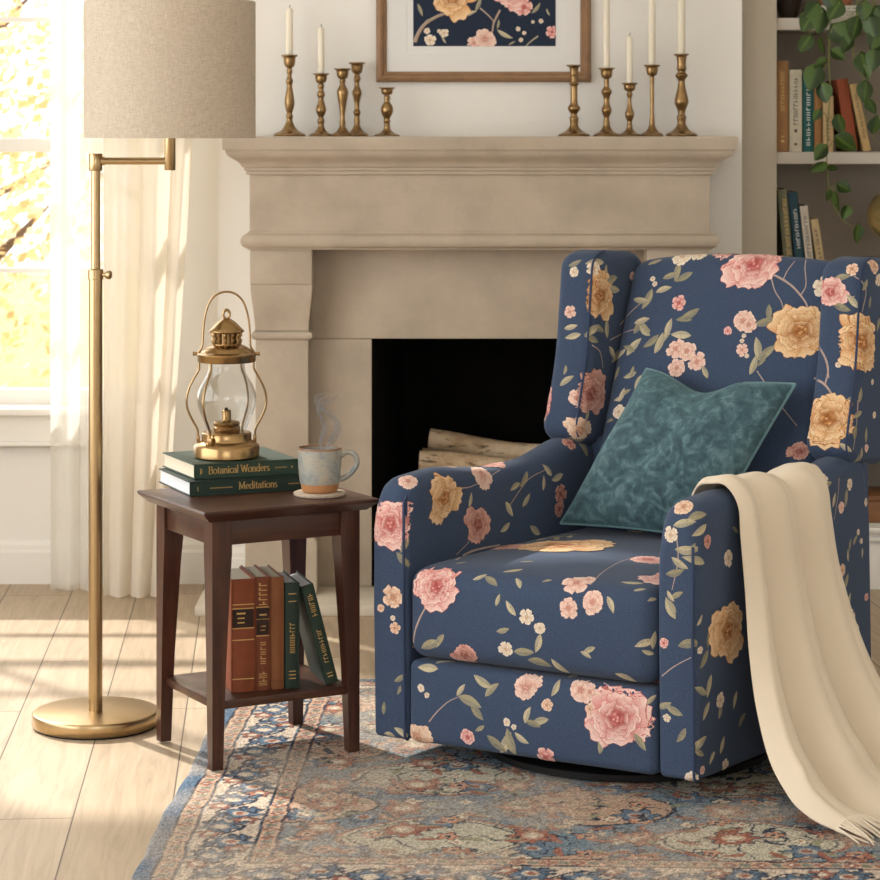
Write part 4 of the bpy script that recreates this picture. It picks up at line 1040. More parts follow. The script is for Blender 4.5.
e = tag(empty('globe', (1.432, 7.72, .9008)), 'mottled olive and gold globe on the middle bookcase shelf', 'globe')
m_, nt, b_ = newmat('antique_globe_paper')
f = noise(nt, coords(nt), 9, 5, .6, .8); nt.links.new(ramp(nt, f, [(.35, lin((92, 90, 58))), (.5, lin((140, 122, 76))), (.62, lin((186, 156, 98)))]), b_.inputs['Base Color']); b_.inputs['Roughness'].default_value = .4
g = G().lathe([(.085*math.sin(PI*i/24), .242-.085*math.cos(PI*i/24)) for i in range(25)], n=48, cap=False); obj('ball', g, m_, e)
g = G().lathe([(0, 0), (.06, 0), (.062, .006), (.055, .012), (.02, .02), (.011, .04), (.013, .07), (.009, .10), (.012, .13), (.0, .14)], n=32, cap=False); obj('stand', g, M['brass2'], e)
g = G().tube([(.098*math.sin(a), 0, .242-.098*math.cos(a)) for a in [PI*i/30 for i in range(31)]], .004, 8).tube([(0, 0, .13), (0, 0, .158)], .004, 8).tube([(0, 0, .325), (0, 0, .342)], .004, 8); obj('meridian', g, M['brass2'], e)

# ================================================================ POTHOS
pt = tag(empty('trailing_pothos', (1.245, 7.73, 1.803)), 'green trailing pothos hanging down over the bookcase shelves', 'plant')
po = pt.location
g = G().lathe([(0, 0), (.045, 0), (.052, .004), (.066, .10), (.070, .102), (.070, .122), (.064, .122), (.060, .09), (0, .09)], n=36, cap=False); obj('pot', g, M['pot'], pt, ang=40)
def loc(px, py, D): return P(px, py, D)-po
vines = [[(836, -24, 7.66), (835, -8, 7.56), (832, 8, 7.53), (829, 40, 7.53), (829, 66, 7.53), (830, 90, 7.53), (828, 120, 7.54), (827, 150, 7.54), (827, 165, 7.53), (829, 188, 7.53), (833, 206, 7.53), (841, 219, 7.53), (850, 225, 7.53), (857, 226, 7.53)],
         [(858, -24, 7.66), (858, -8, 7.56), (857, 10, 7.53), (854, 40, 7.53), (853, 56, 7.53), (859, 70, 7.53), (865, 84, 7.53), (867, 100, 7.53), (866, 115, 7.53), (870, 130, 7.53), (877, 142, 7.53)],
         [(880, -24, 7.66), (876, -8, 7.56), (873, 10, 7.53), (871, 26, 7.53), (875, 40, 7.53), (884, 52, 7.53)],
         [(830, -20, 7.66), (822, -6, 7.56), (818, 2, 7.53), (814, 12, 7.53), (810, 20, 7.53)]]
for v in vines:
    c = catmull([(0, 0, .10), (v[0][0]*0, -.03, .14)]+[loc(*q_) for q_ in v], 60); g = G().tube(c, [.0026-.0013*i/60 for i in range(60)], 6); obj('vine', g, M['stem'], pt)
def pleaf(seed, dark, light, half):
    r = random.Random(seed); n = 12; vs = []; cs = []; w0 = r.uniform(.40, .46)
    for i in range(n+1):
        t = i/n
        w = w0*(max(t, 1e-6)**.45*max(0, 1-t)**.95)/.415
        for j in range(9):
            s_ = j/4-1
            back = -.13*abs(s_)*(1-abs(s_))*4*max(0, 1-t*3)
            z = -.16*abs(s_)**1.3*w/w0+.05*abs(s_) - .18*(t-.2)**2
            vs.append(Vector((s_*w, t+back, z)))
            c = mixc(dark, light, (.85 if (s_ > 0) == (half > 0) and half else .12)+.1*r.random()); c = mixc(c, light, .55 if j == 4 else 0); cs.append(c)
    fs = [(i*9+j, i*9+j+1, (i+1)*9+j+1, (i+1)*9+j) for i in range(n) for j in range(8)]
    g = G().add(vs, fs, cs); return g
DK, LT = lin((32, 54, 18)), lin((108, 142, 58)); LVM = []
def mkleaf(i):
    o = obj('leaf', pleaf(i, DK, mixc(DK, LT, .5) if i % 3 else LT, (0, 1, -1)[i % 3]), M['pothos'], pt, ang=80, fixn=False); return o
# (px, py of the stalk end, length px, direction deg (0 right, 90 up), yaw)
LV = [(814, 12, 24, 236, 20), (822, 10, 25, 262, -10), (833, 26, 25, 310, 15), (810, 36, 20, 235, 25), (821, 39, 17, 285, -55), (828, -6, 19, 290, 10), (858, 18, 24, 255, -30), (869, 17, 23, 285, 20),
      (872, 34, 24, 310, 5), (862, 54, 24, 284, -20), (817, 66, 27, 252, 8), (822, 84, 20, 280, 30), (866, 82, 22, 265, -12), (820, 110, 13, 235, 30), (838, 116, 20, 285, -30), (837, 137, 24, 322, 35), (826, 146, 19, 232, -15),
      (825, 163, 18, 205, 50), (838, 184, 15, 330, 15), (836, 192, 20, 280, -55), (848, 206, 15, 245, 40), (858, 225, 19, 260, 60), (873, 132, 18, 75, 20), (864, 66, 15, 285, 50), (829, 190, 12, 255, 60), (876, 8, 26, 300, 10), (864, 2, 20, 265, 20), (840, 2, 22, 235, 25), (846, 22, 20, 255, -20), (818, 4, 20, 225, 10), (852, 36, 20, 240, -25), (874, 50, 22, 265, 15), (832, 50, 16, 320, 30), (868, 100, 16, 300, -30), (826, 60, 15, 215, -30), (878, 30, 22, 250, 0), (828, 168, 10, 350, 50)]
base = []
for i, (x, y_, L, a, yw) in enumerate(LV):
    if i < 9: o = mkleaf(i); base.append(o)
    else: o = base[i % 9].copy(); COL.objects.link(o)
    D = 7.53-.004*(i % 4); k = L*D/F; o.scale = (k, k, k); o.location = loc(x, y_, D-.012)
    a = math.radians(a)
    fwd = Vector((math.cos(a), -.18, math.sin(a))).normalized(); nrm = Vector((0, -1, 0)); nrm = (nrm-fwd*nrm.dot(fwd)).normalized()
    Rm = Matrix.Rotation(math.radians(yw), 3, fwd); nrm = Rm @ nrm; rt = fwd.cross(nrm)
    o.rotation_euler = Matrix((rt, fwd, nrm)).transposed().to_euler()
    # petiole
    near = min((loc(*q_) for v in vines for q_ in v), key=lambda q_: (q_-o.location).length)
    if .004 < (near-o.location).length < .08:
        mid = (near+o.location)/2+Vector((0, -.006, .006)); g = G().tube(catmull([near, mid, o.location, o.location+fwd*k*.1], 8), .0012, 5); obj('petiole', g, M['stem'], pt)
# ================================================================ RUG
RUG_ANG = math.radians(-2.1)
def vnoise(x, y, sc, seed, oct=3):
    rs = np.random.RandomState(seed); tot = np.zeros_like(x); amp = 1; na = 0
    for o in range(oct):
        T_ = rs.rand(256, 256); X, Y = x*sc*2**o+37, y*sc*2**o+53; xi, yi = np.floor(X).astype(int), np.floor(Y).astype(int); fx, fy = X-xi, Y-yi
        fx = fx*fx*(3-2*fx); fy = fy*fy*(3-2*fy); a = T_[xi % 256, yi % 256]; b = T_[(xi+1) % 256, yi % 256]; c = T_[xi % 256, (yi+1) % 256]; d = T_[(xi+1) % 256, (yi+1) % 256]
        tot += amp*((a*(1-fx)+b*fx)*(1-fy)+(c*(1-fx)+d*fx)*fy); na += amp; amp *= .5
    return tot/na
def rugcol(x, y, W, H):
    L = lambda r, g_, b: np.array(lin((r, g_, b)))
    wx = x+.010*(vnoise(x, y, 18, 3)-.5); wy = y+.010*(vnoise(x, y, 18, 4)-.5)
    dl, dr, df, db = wx, W-wx, wy, H-wy
    d = np.minimum(np.minimum(dl, dr), np.minimum(df, db)); onx = (np.minimum(df, db) < np.minimum(dl, dr))
    s = np.where(onx, wx, wy)
    c = np.zeros(x.shape+(3,)); c[:] = L(122, 138, 150)
    BLUE, NAVYR, TAN, BEIGE, RUST, CREAM, SLATE = L(92, 114, 136), L(44, 52, 70), L(198, 166, 140), L(208, 190, 170), L(160, 100, 80), L(216, 202, 178), L(128, 138, 142)
    def put(m, col): c[m] = col
    put(d < .034, BLUE)
    def ros(px, py, R, lobes, ph=0):
        r = np.hypot(px, py); t = np.arctan2(py, px); return r < R*(1+.22*np.cos(lobes*t+ph)), r
    def guard(a, b, per, base):
        m = (d >= a) & (d < b); put(m, base); t = (d-a)/(b-a)-.5; u = (s/per) % 1-.5; w = b-a
        k, r = ros(u*per, t*w, w*.33, 4); put(m & k, RUST); put(m & (r < w*.12), CREAM)
        u2 = ((s/per+.5) % 1)-.5; k, r = ros(u2*per, t*w, w*.24, 2, 1.5); put(m & k, L(120, 128, 112))
        put(m & (np.abs(t*w-.25*w*np.sin(2*PI*s/per)) < .0018), SLATE)
        put((np.abs(d-a) < .003) | (np.abs(d-b) < .003), NAVYR)
    guard(.036, .078, .062, TAN)
    a, b = .082, .205; m = (d >= a) & (d < b); put(m, BEIGE); w = b-a; t = (d-(a+b)/2); per = .20
    wv = .26*w*np.sin(2*PI*s/per); put(m & (np.abs(t-wv) < .0045), NAVYR)
    for ph, R, lob, col, cc in ((.25, .036, 7, BLUE, CREAM), (.75, .036, 7, BLUE, RUST), (0, .022, 5, RUST, CREAM), (.5, .022, 5, RUST, CREAM)):
        u = ((s/per+ph) % 1-.5)*per; sg = {.25: -.14, .75: .14, 0: .26, .5: -.26}[ph]
        k, r = ros(u, t-sg*w, R, lob); k2, _ = ros(u, t-sg*w, R*1.16, lob); put(m & k2, NAVYR); put(m & k, col); put(m & (r < R*.5), BEIGE); put(m & (r < R*.3), cc)
    for ph, tt, ang in ((.12, .2, .7), (.38, -.2, -.7), (.62, .2, -.7), (.88, -.2, .7), (.12, -.32, .2), (.62, .32, -.2)):
        u = ((s/per+ph) % 1-.5)*per; v = t-tt*w; a_ = u*math.cos(ang)+v*math.sin(ang); b_ = -u*math.sin(ang)+v*math.cos(ang)
        put(m & ((a_/.026)**2+(b_/.009)**2 < 1), NAVYR); put(m & ((a_/.018)**2+(b_/.004)**2 < 1), BLUE)
    guard(.209, .250, .058, TAN)
    f = d >= .254; put((d >= .252) & (d < .257), L(120, 70, 60))
    # field
    fx, fy = wx+.03*(vnoise(x, y, 6, 8)-.5), wy+.03*(vnoise(x, y, 6, 9)-.5)
    put(f, L(112, 130, 142))
    ct = np.cos(fx*2*PI/.62+.6)+np.cos(fy*2*PI/.46+1.0); put(f & (ct > .62), L(192, 186, 166)); put(f & (ct < -.75), L(188, 156, 132))
    put(f & (np.abs(ct-.62) < .07), RUST); put(f & (np.abs(ct+.75) < .06), NAVYR); put(f & (np.abs(ct-.85) < .035), NAVYR)
    n1 = vnoise(fx, fy, 14, 21, 2); put(f & (np.abs(n1-.5) < .020), NAVYR); n2 = vnoise(fx, fy, 17, 22, 2); put(f & (np.abs(n2-.47) < .013), L(190, 172, 146))
    for gx, gy, R, lob, col, cc, sd in ((.21, .17, .042, 8, RUST, CREAM, 1), (.17, .21, .034, 6, BLUE, RUST, 2), (.13, .12, .020, 5, L(196, 140, 112), NAVYR, 3), (.11, .15, .016, 4, CREAM, RUST, 4)):
        ix, iy = np.floor(fx/gx).astype(int), np.floor(fy/gy).astype(int); rs = np.random.RandomState(sd); J = rs.rand(64, 64, 3)
        j = J[ix % 64, iy % 64]; u = fx-(ix+.3+.4*j[..., 0])*gx; v = fy-(iy+.3+.4*j[..., 1])*gy; on = f & (j[..., 2] > .25)
        k, r = ros(u, v, R*1.15, lob); put(on & k, NAVYR); k, r = ros(u, v, R, lob); put(on & k, col); put(on & (r < R*.55), mixw(col, CREAM, .5)); put(on & (r < R*.33), cc)
    for sd, ang, col in ((31, .5, NAVYR), (32, -.7, L(150, 146, 118)), (33, 1.6, RUST)):
        gx = .085; ix, iy = np.floor(fx/gx).astype(int), np.floor(fy/gx).astype(int); J = np.random.RandomState(sd).rand(64, 64, 4); j = J[ix % 64, iy % 64]
        u = fx-(ix+.5)*gx; v = fy-(iy+.5)*gx; a0 = ang+j[..., 0]*2; a_ = u*np.cos(a0)+v*np.sin(a0); b_ = -u*np.sin(a0)+v*np.cos(a0)
        put(f & (j[..., 1] > .45) & ((a_/.028)**2+((b_-.006*np.cos(a_*60))/.008)**2 < 1), col)
    # wear and knotting
    wear = np.clip((vnoise(x, y, 5, 11, 4)-.42)*2.0, 0, .50)[..., None]; fade = np.array(L(200, 184, 164))
    c = c*(1-wear)+fade*wear
    kn = np.random.RandomState(5).rand(*x.shape)[..., None]; c = c*(.72+.56*kn)
    row = np.random.RandomState(6).rand(x.shape[1])[None, :, None]; c = 1.06*(c*(.94+.12*row))
    sp = np.random.RandomState(9).rand(*x.shape); c[sp > .95] = c[sp > .95]*.5; c[sp < .06] = c[sp < .06]*.6+fade*.45
    return np.clip(c, 0, 1)
def mixw(a, b, t): return a*(1-t)+b*t
def make_rug():
    W, H = 2.55, 1.80; nx, ny = 760, 330
    xs = np.linspace(0, W, nx+1); ys = np.linspace(0, H, ny+1); X, Y = np.meshgrid(xs, ys, indexing='ij')
    C = rugcol(X, Y, W, H)
    hgt = .0046+.0006*np.random.RandomState(2).rand(nx+1, ny+1); edge = np.minimum(np.minimum(X, W-X), np.minimum(Y, H-Y)); hgt = np.where(edge < .004, .003, hgt)
    wob = .003*np.sin(Y*9)+.0015*np.sin(Y*31); X2 = X+np.where(X < .2, wob, 0)
    V = np.stack([X2, Y, hgt], -1).reshape(-1, 3)
    idx = np.arange((nx+1)*(ny+1)).reshape(nx+1, ny+1)
    Fq = np.stack([idx[:-1, :-1], idx[1:, :-1], idx[1:, 1:], idx[:-1, 1:]], -1).reshape(-1, 4)
    # skirt
    loop = np.concatenate([idx[:, 0], idx[-1, 1:], idx[-2::-1, -1], idx[0, -2:0:-1]]); nb = len(V); low = V[loop].copy(); low[:, 2] = .0002
    V = np.concatenate([V, low]); Cf = np.concatenate([C.reshape(-1, 3), C.reshape(-1, 3)[loop]*0+np.array(lin((190, 180, 165)))])
    k = np.arange(len(loop)); sk = np.stack([nb+k, nb+(k+1) % len(loop), loop[(k+1) % len(loop)], loop[k]], -1)
    Fq = np.concatenate([Fq, sk])
    me = bpy.data.meshes.new('rug'); me.vertices.add(len(V)); me.vertices.foreach_set('co', V.astype(np.float32).ravel())
    me.loops.add(Fq.size); me.loops.foreach_set('vertex_index', Fq.astype(np.int32).ravel()); me.polygons.add(len(Fq))
    me.polygons.foreach_set('loop_start', np.arange(0, Fq.size, 4, dtype=np.int32)); me.polygons.foreach_set('loop_total', np.full(len(Fq), 4, dtype=np.int32))
    me.update(calc_edges=True)
    a = me.attributes.new('Col', 'FLOAT_COLOR', 'POINT'); a.data.foreach_set('color', np.concatenate([Cf, np.ones((len(Cf), 1))], 1).astype(np.float32).ravel())
    me.materials.append(M['rug']); o = bpy.data.objects.new('rug', me); COL.objects.link(o); return o
rug = tag(make_rug(), 'faded blue, tan and rust oriental rug under the armchair', 'rug')
rug.location = (-.585, 4.49, 0); rug.rotation_euler = (0, 0, RUG_ANG)

# ================================================================ ARMCHAIR
CV = .42; SH, CZ = .122, .993
ch = tag(empty('armchair', (.2+.602*CV, 5.286+.799*CV, .006), (0, 0, -math.radians(30))), 'navy floral wingback swivel recliner with a pillow on its seat', 'armchair')
bpy.context.view_layer.update()
def CM(u, v, z): return Vector((u+SH*(v-CV), CZ*(v-CV), z-.006))
def axis(a, b, r, step):
    q_ = [0, r*.12, r*.3, r*.5, r*.75, r]; n = max(2, int((b-a-2*r)/step)); mid = [r+(b-a-2*r)*i/n for i in range(1, n)]
    return [a+x for x in q_]+[a+x for x in mid]+[b-x for x in reversed(q_)]
def pad(u0, u1, v0, v1, z0, z1, r, step=.022, fn=None, rz=None):
    A = [axis(u0, u1, r, step), axis(v0, v1, r, step), axis(z0, z1, r, step)]; n = [len(a)-1 for a in A]; ids = {}; g = G(); lo = (u0, v0, z0); hi = (u1, v1, z1)
    def vid(i, j, k):
        if (i, j, k) not in ids:
            p = Vector((A[0][i], A[1][j], A[2][k])); q_ = Vector([max(lo[t]+r, min(hi[t]-r, p[t])) for t in range(3)]); d = p-q_
            m = max(abs(c) for c in d); 
            p = q_+d.normalized()*r if d.length > 1e-9 else p
            if fn: p = fn(p)
            ids[(i, j, k)] = len(g.v); g.v.append(CM(*p)); g.c.append(NAVY)
        return ids[(i, j, k)]
    for ax in range(3):
        o1, o2 = [t for t in range(3) if t != ax]
        for side in (0, n[ax]):
            for i in range(n[o1]):
                for j in range(n[o2]):
                    q_ = []
                    for di, dj in ((0, 0), (1, 0), (1, 1), (0, 1)):
                        t = [0, 0, 0]; t[ax] = side; t[o1] = i+di; t[o2] = j+dj; q_.append(vid(*t))
                    g.f.append(tuple(q_))
    return fixg(g)
def fixg(g):
    bm = bmesh.new(); vs = [bm.verts.new(v) for v in g.v]
    for f in g.f:
        try: bm.faces.new([vs[i] for i in f])
        except ValueError: pass
    bm.normal_update(); bmesh.ops.recalc_face_normals(bm, faces=list(bm.faces)); bm.verts.index_update()
    g.f = [tuple(v.index for v in f.verts) for f in bm.faces]; bm.free(); return g
def slab(outline, u0, u1, rf, K=6, skew=None):
    """closed (v,z) outline extruded along u with rounded edges; rf(v,z) = edge radius"""
    n = len(outline); nor = []
    area = sum(outline[i].x*outline[(i+1) % n].y-outline[(i+1) % n].x*outline[i].y for i in range(n))
    sgn = 1 if area > 0 else -1
    for i in range(n):
        t = outline[(i+1) % n]-outline[i-1]; t.normalize(); nor.append(Vector((-t.y, t.x))*sgn)
    g = G(); rows = []
    for side, us, sg in ((0, u0, 1), (1, u1, -1)):
        ks = range(K+1) if side == 0 else range(K, -1, -1)
        for k in ks:
            a = PI/2*k/K; row = []
            for p, nn in zip(outline, nor):
                r = rf(p.x, p.y); q_ = p+nn*(r*(1-math.sin(a))); u = us+sg*r*(1-math.cos(a))
                row.append(CM(*(skew(u, q_.x, q_.y) if skew else (u, q_.x, q_.y))))
            rows.append(row+[row[0]])
    m = len(rows)
    for j in range(m):
        for i in range(n): g.v.append(rows[j][i]); g.c.append(NAVY)
    for j in range(m-1):
        for i in range(n): g.f.append((j*n+i, (j+1)*n+i, (j+1)*n+(i+1) % n, j*n+(i+1) % n))
    g.f.append(tuple(range(n))); g.f.append(tuple((m-1)*n+i for i in range(n-1, -1, -1)))
    return fixg(g)
parts = {}
def bl(x): return max(0, 1-x*x)
arm_o = rounded_poly([(.0, .052, .012), (-.006, .35, .2), (-.004, .628, .065), (.16, .640, .2), (.36, .618, .3), (.52, .622, .3), (.66, .655, .12), (.775, .655, .07), (.795, .052, .02)], 10, .03)
def arm_r(v, z):
    top = max(0, min(1, (z-.50)/.10)); return .014+.024*top*top*(3-2*top)
parts['arm'] = slab(arm_o, -.404, -.312, arm_r)
parts['arm2'] = slab(arm_o, .297, .388, arm_r)
def fcush(p):
    u, v, z = p; fr = max(0, 1-(v+.012)/.10); tp = max(0, (z-.36)/.09)
    v2 = v-.014*fr*bl(u/.30)*bl((z-.345)/.105); z2 = z+.016*tp*bl(u/.31)*bl((v-.33)/.40)-.006*max(0, 1-abs(v)/.06)*tp
    return (u, v2, z2)
parts['seat_cushion'] = pad(-.3095, .2945, -.014, .70, .240, .442, .038, fn=fcush)
def ffoot(p):
    u, v, z = p; fr = max(0, 1-(v+.004)/.05); return (u, v-.012*fr*bl(u/.30)*bl((z-.145)/.10), z)
parts['footrest'] = pad(-.3095, .2945, -.006, .07, .052, .234, .018, fn=ffoot)
parts['body'] = pad(-.296, .296, .075, .785, .056, .236, .01, step=.06)
parts['back_shell'] = pad(-.396, .382, .745, .788, .20, .655, .012, step=.06)
LEAN = math.atan(.235/.65); cl, sl = math.cos(LEAN), math.sin(LEAN)
def fback(p):
    u, w, t = p     # w thickness (0 front), t along the lean
    fr = max(0, 1-w/.07); w2 = w-.022*fr*bl(u/.30)*bl((t-.36)/.40)-.012*fr*math.exp(-((t-.16)/.12)**2)*bl(u/.3)
    edge = abs(u)/.297; t2 = t+.016*max(0, (t-.5)/.2)*bl(u/.30)-.012*max(0, (t-.6)/.1)*edge**6
    return (u, .655+sl*t2+cl*w2, .425+cl*t2-sl*w2)
parts['backrest'] = pad(-.3005, .2775, 0, .15, 0, .715, .04, fn=fback)
wing_o = rounded_poly([(.700, .640, .03), (.660, .672, .05), (.712, .86, .5), (.738, 1.098, .07), (.80, 1.112, .08), (1.00, 1.10, .07), (.955, .86, .3), (.85, .62, .04)], 10, .03)
def wing_r(v, z): return .030 if z > .72 else .022
parts['wing'] = slab(wing_o, -.408, -.302, wing_r)
parts['wing2'] = slab(wing_o, .279, .392, wing_r)
for k in ('wing', 'wing2'): pass
pr_ = Printer(parts, ch.matrix_world.copy()); pr_.nf = {k: len(g.f) for k, g in parts.items()}
A = pr_.at
PE = [  # px, py, r, palette, part
 (391, 524, 29, 'pink', None), (444, 498, 27, 'gold', None), (477, 524, 22, 'rose', None), (482, 475, 15, 'blush', None), (560, 546, 50, 'gold', 'seat_cushion'), (437, 587, 27, 'pink', None), (648, 560, 20, 'pink', 'seat_cushion'),
 (526.5, 687, 16, 'blush', None), (617, 718, 32, 'pink', 'footrest'), (418, 737, 16, 'peach', 'footrest'), (727, 630, 34, 'gold', None), (755, 264, 32, 'pink', 'backrest'), (801, 331, 30, 'gold', 'backrest'), (600, 296, 26, 'gold', 'wing'),
 (591, 394, 26, 'rose', 'wing'), (580, 430, 14, 'peach', 'wing'), (831, 292, 18, 'pink', 'wing2'), (828, 419, 30, 'gold', 'wing2'), (861, 342, 30, 'gold', 'wing2'), (800, 452, 12, 'rose', 'backrest'), (465, 655, 16, 'rose', 'seat_cushion')]
for i, (x, y_, r, k, pt_) in enumerate(PE): A(x, y_, r, peony(PAL[k], 100+i, 8 if r > 18 else 6), pt_)
BLS = [(408, 481, 10, 'blush'), (393.5, 597, 12, 'peach'), (381, 608, 4, 'peach'), (395, 628, 6, 'peach'), (393, 618, 3, 'cream'), (560, 494, 10, 'rose'), (559, 509, 8, 'rose'), (577, 583, 15, 'blush'), (588, 580, 9, 'blush'), (568.7, 608, 11, 'blush'), (593, 602, 12, 'blush'),
 (527, 617, 8, 'cream'), (540, 628, 6, 'cream'), (506, 649, 8, 'cream'), (581, 690, 13, 'blush'), (590, 692, 8, 'blush'), (547, 705, 6, 'peach'), (590, 709, 5, 'peach'), (468, 737, 8, 'pink'), (546, 757, 10, 'pink'), (421, 688, 4, 'cream'), (427, 695, 3, 'cream'), (507, 722, 4, 'cream'), (514, 727, 3, 'cream'),
 (684, 507, 10, 'peach'), (671, 535, 8, 'cream'), (707, 541, 7, 'rose'), (728, 558, 9, 'cream'), (664, 643, 5, 'pink'), (720, 700, 8, 'cream'), (691, 779, 7, 'cream'), (725, 765, 6, 'cream'),
 (743, 321, 11, 'blush'), (749, 325, 9, 'blush'), (728, 331, 4.5, 'pink'), (742, 350, 6.5, 'blush'), (744, 336, 2.4, 'cream'), (742, 341, 2.4, 'cream'), (747, 356, 2.4, 'cream'), (676, 349, 10, 'blush'), (687, 351, 10, 'blush'), (697, 362, 10, 'blush'), (677, 368, 9, 'blush'), (679, 303, 8, 'pink'), (683, 257, 12, 'cream'), (700, 256, 8, 'cream'), (619, 412, 7, 'cream'),
 (570, 312, 6.5, 'blush'), (576, 398, 8, 'blush'), (569, 443, 8, 'rose'), (574, 272, 5, 'cream'), (594, 268, 7, 'cream'), (653, 279, 3, 'cream'), (655, 284, 3, 'cream'), (632, 276, 5, 'blush'), (852, 269, 7, 'peach'), (874, 266, 8, 'peach'), (878, 280, 6, 'cream'), (838, 365, 3, 'cream'), (871, 351, 4, 'peach'), (866, 448, 4, 'blush'), (872, 382, 3, 'cream'), (874, 415, 3.5, 'cream'),
 (849.5, 484, 6, 'cream'), (841, 508, 6, 'blush'), (824, 478, 5, 'cream'), (842, 570, 6, 'peach'), (851, 618, 8, 'blush'), (855, 631, 8, 'blush'), (866, 502, 4, 'cream'), (858, 532, 3, 'cream'), (861, 541, 3, 'cream'), (866, 597, 4, 'pink'), (667, 718, 4, 'cream'), (702, 770, 4, 'blush'), (700, 650, 4, 'cream'), (843, 432, 3, 'cream')]
for i, (x, y_, r, k) in enumerate(BLS): A(x, y_, r, blossom(PAL[k], 300+i, 5 if i % 2 else 6))
LVS = [(524, 479, 8, .9), (509, 509, 8, -.9), (405+110, 487, 7, .3), (526, 500, 7, .7), (557, 477, 8, .2), (543, 483, 6, 1.5), (548, 470, 7, -.6), (535, 530, 8, 2.6), (505, 527, 7, .4), (470, 500, 6, 1.3), (404, 545, 7, 1.1), (403, 560, 8, -.8),
 (513, 571, 8, .2), (491, 581, 8, -.9), (518, 583, 6, -1.3), (480, 577, 6, .2), (461, 563, 5, .4), (527, 562, 6, 0), (632, 583, 9, -.3), (610, 605, 7, -1.2), (547, 581, 4, 0), (431, 645, 10, .5), (440, 641, 7, 1.0), (503, 630, 6, .3), (511, 608, 7, -.9), (498, 600, 5, 1.2), (538, 643, 8, 1.3), (524, 652, 9, .15), (589, 650, 6, .5), (586, 655, 5, -.4), (645, 644, 8, .3), (654, 640, 7, 1.4), (648, 652, 5, -.3), (540, 663, 10, .1), (560, 667, 9, -.5), (575, 676, 8, .9), (626, 678, 9, -.1), (640, 590, 5, 0), (652, 600, 4, .3),
 (470, 702, 11, -.3), (483, 681, 9, -.5), (492, 690, 8, .7), (477, 710, 9, -.9), (461, 690, 6, .9), (505, 743, 11, 1.1), (511, 742, 11, 1.9), (497, 744, 10, 2.6), (528, 715, 7, 1.2), (540, 722, 8, .4), (533, 724, 7, -.2), (428, 668, 9, -.2), (446, 662, 8, .1), (555, 688, 7, 1.1), (522, 738, 7, -.5), (480, 728, 5, .6), (400, 678, 6, .6), (399, 690, 4, 1.2), (384, 708, 5, 1.5), (401, 733, 7, -.5), (390, 735, 5, .1), (600, 745, 7, -1.6), (640, 742, 8, -.9), (600, 700, 6, 2.2), (652, 700, 5, .8),
 (697, 517, 9, .4), (684, 523, 9, .1), (700, 530, 8, .6), (687, 549, 10, .1), (696, 561, 9, -.3), (680, 563, 8, -.5), (693, 549, 5, 1.2), (675, 572, 8, .3), (671, 608, 9, -1.1), (677, 595, 6, .5), (671, 596, 5, 2.2), (690, 645, 10, .2), (704, 659, 9, .8), (672, 606, 6, -.9), (709, 686, 9, 1.2), (702, 691, 8, -.5), (674, 710, 8, -.4), (664, 705, 7, .4), (706, 711, 8, .9), (720, 710, 7, 1.3), (681, 735, 7, 1.0), (701, 744, 9, .5), (712, 758, 6, .8), (722, 745, 7, 1.1), (700, 752, 6, -.6), (715, 775, 7, .7), (740, 770, 6, .3), (735, 530, 5, -.6), (708, 640, 6, 1.5), (700, 620, 5, .9), (735, 700, 7, 1.2), (742, 720, 7, .7),
 (769, 313, 7, 1.5), (765, 321, 9, .2), (776, 321, 8, -.2), (772, 326, 8, -1.0), (780, 320, 6, .1), (757, 348, 9, 1.6), (766, 353, 9, .6), (753, 365, 8, 1.2), (762, 360, 6, .9), (690, 314, 9, .35), (684, 320, 7, -.2), (669, 328, 8, 1.2), (681, 335, 9, -.25), (663, 340, 8, .6), (651, 341, 8, .5), (659, 343, 9, 1.1), (705, 372, 6, -1.2), (644, 326, 8, -.8), (647, 299, 9, 1.0), (641, 300, 7, -.3), (677, 272, 8, 1.3), (671, 276, 7, .1), (684, 277, 8, .3), (664, 290, 7, .1), (655, 262, 6, 0),
 (639, 325, 8, .9), (645, 330, 7, -.9), (642, 321, 7, .1), (616, 356, 8, .6), (612, 353, 7, -.9), (621, 354, 6, .3), (634, 347, 9, .7), (629, 349, 6, -.6), (617, 373, 6, .9), (630, 375, 6, .2), (632, 372, 5, 1.2), (638, 382, 6, 1.0), (622, 395, 6, 1.1), (619, 398, 5, .2), (626, 393, 5, .4), (610, 421, 4, 0),
 (571, 327, 6, .2), (573, 336, 7, .2), (567, 381, 7, .5), (565, 370, 4, 1.3), (575, 263, 6, .3), (596, 262, 8, .2), (606, 273, 7, 1.5), (611, 281, 9, .3), (614, 289, 8, -.2), (593, 331, 8, .6), (599, 330, 7, -.3), (592, 338, 7, -.5), (607, 328, 8, 1.6), (583, 445, 9, -.5), (575, 440, 8, .2), (587, 416, 5, 1.2),
 (842, 307, 8, -.4), (852, 301, 7, -.9), (842, 278, 7, .2), (865, 285, 5, 1.1), (870, 302, 5, 1.3), (845, 343, 6, .6), (860, 395, 6, 1.3), (858, 415, 6, .4), (855, 432, 6, 1.4), (861, 455, 6, 1.2), (846, 448, 6, -.6), (872, 360, 6, 1.4), (849, 399, 3, .7), (842, 410, 5, 1.2), (866, 435, 6, 1.5), (878, 325, 6, 1.2), (857, 460, 5, 1.0),
 (846, 498, 7, 1.4), (834, 500, 6, 1.2), (850, 545, 5, 1.3), (855, 540, 5, .8), (846, 582, 7, 1.1), (849, 600, 6, 1.2), (862, 553, 4, 1.5), (828, 485, 6, .4), (858, 650, 4, 1.4), (848, 555, 5, 1.6)]
for i, (x, y_, r, a) in enumerate(LVS): A(x, y_, r*1.3, leafs(a if i % 2 else a+PI, 700+i, w=.40))
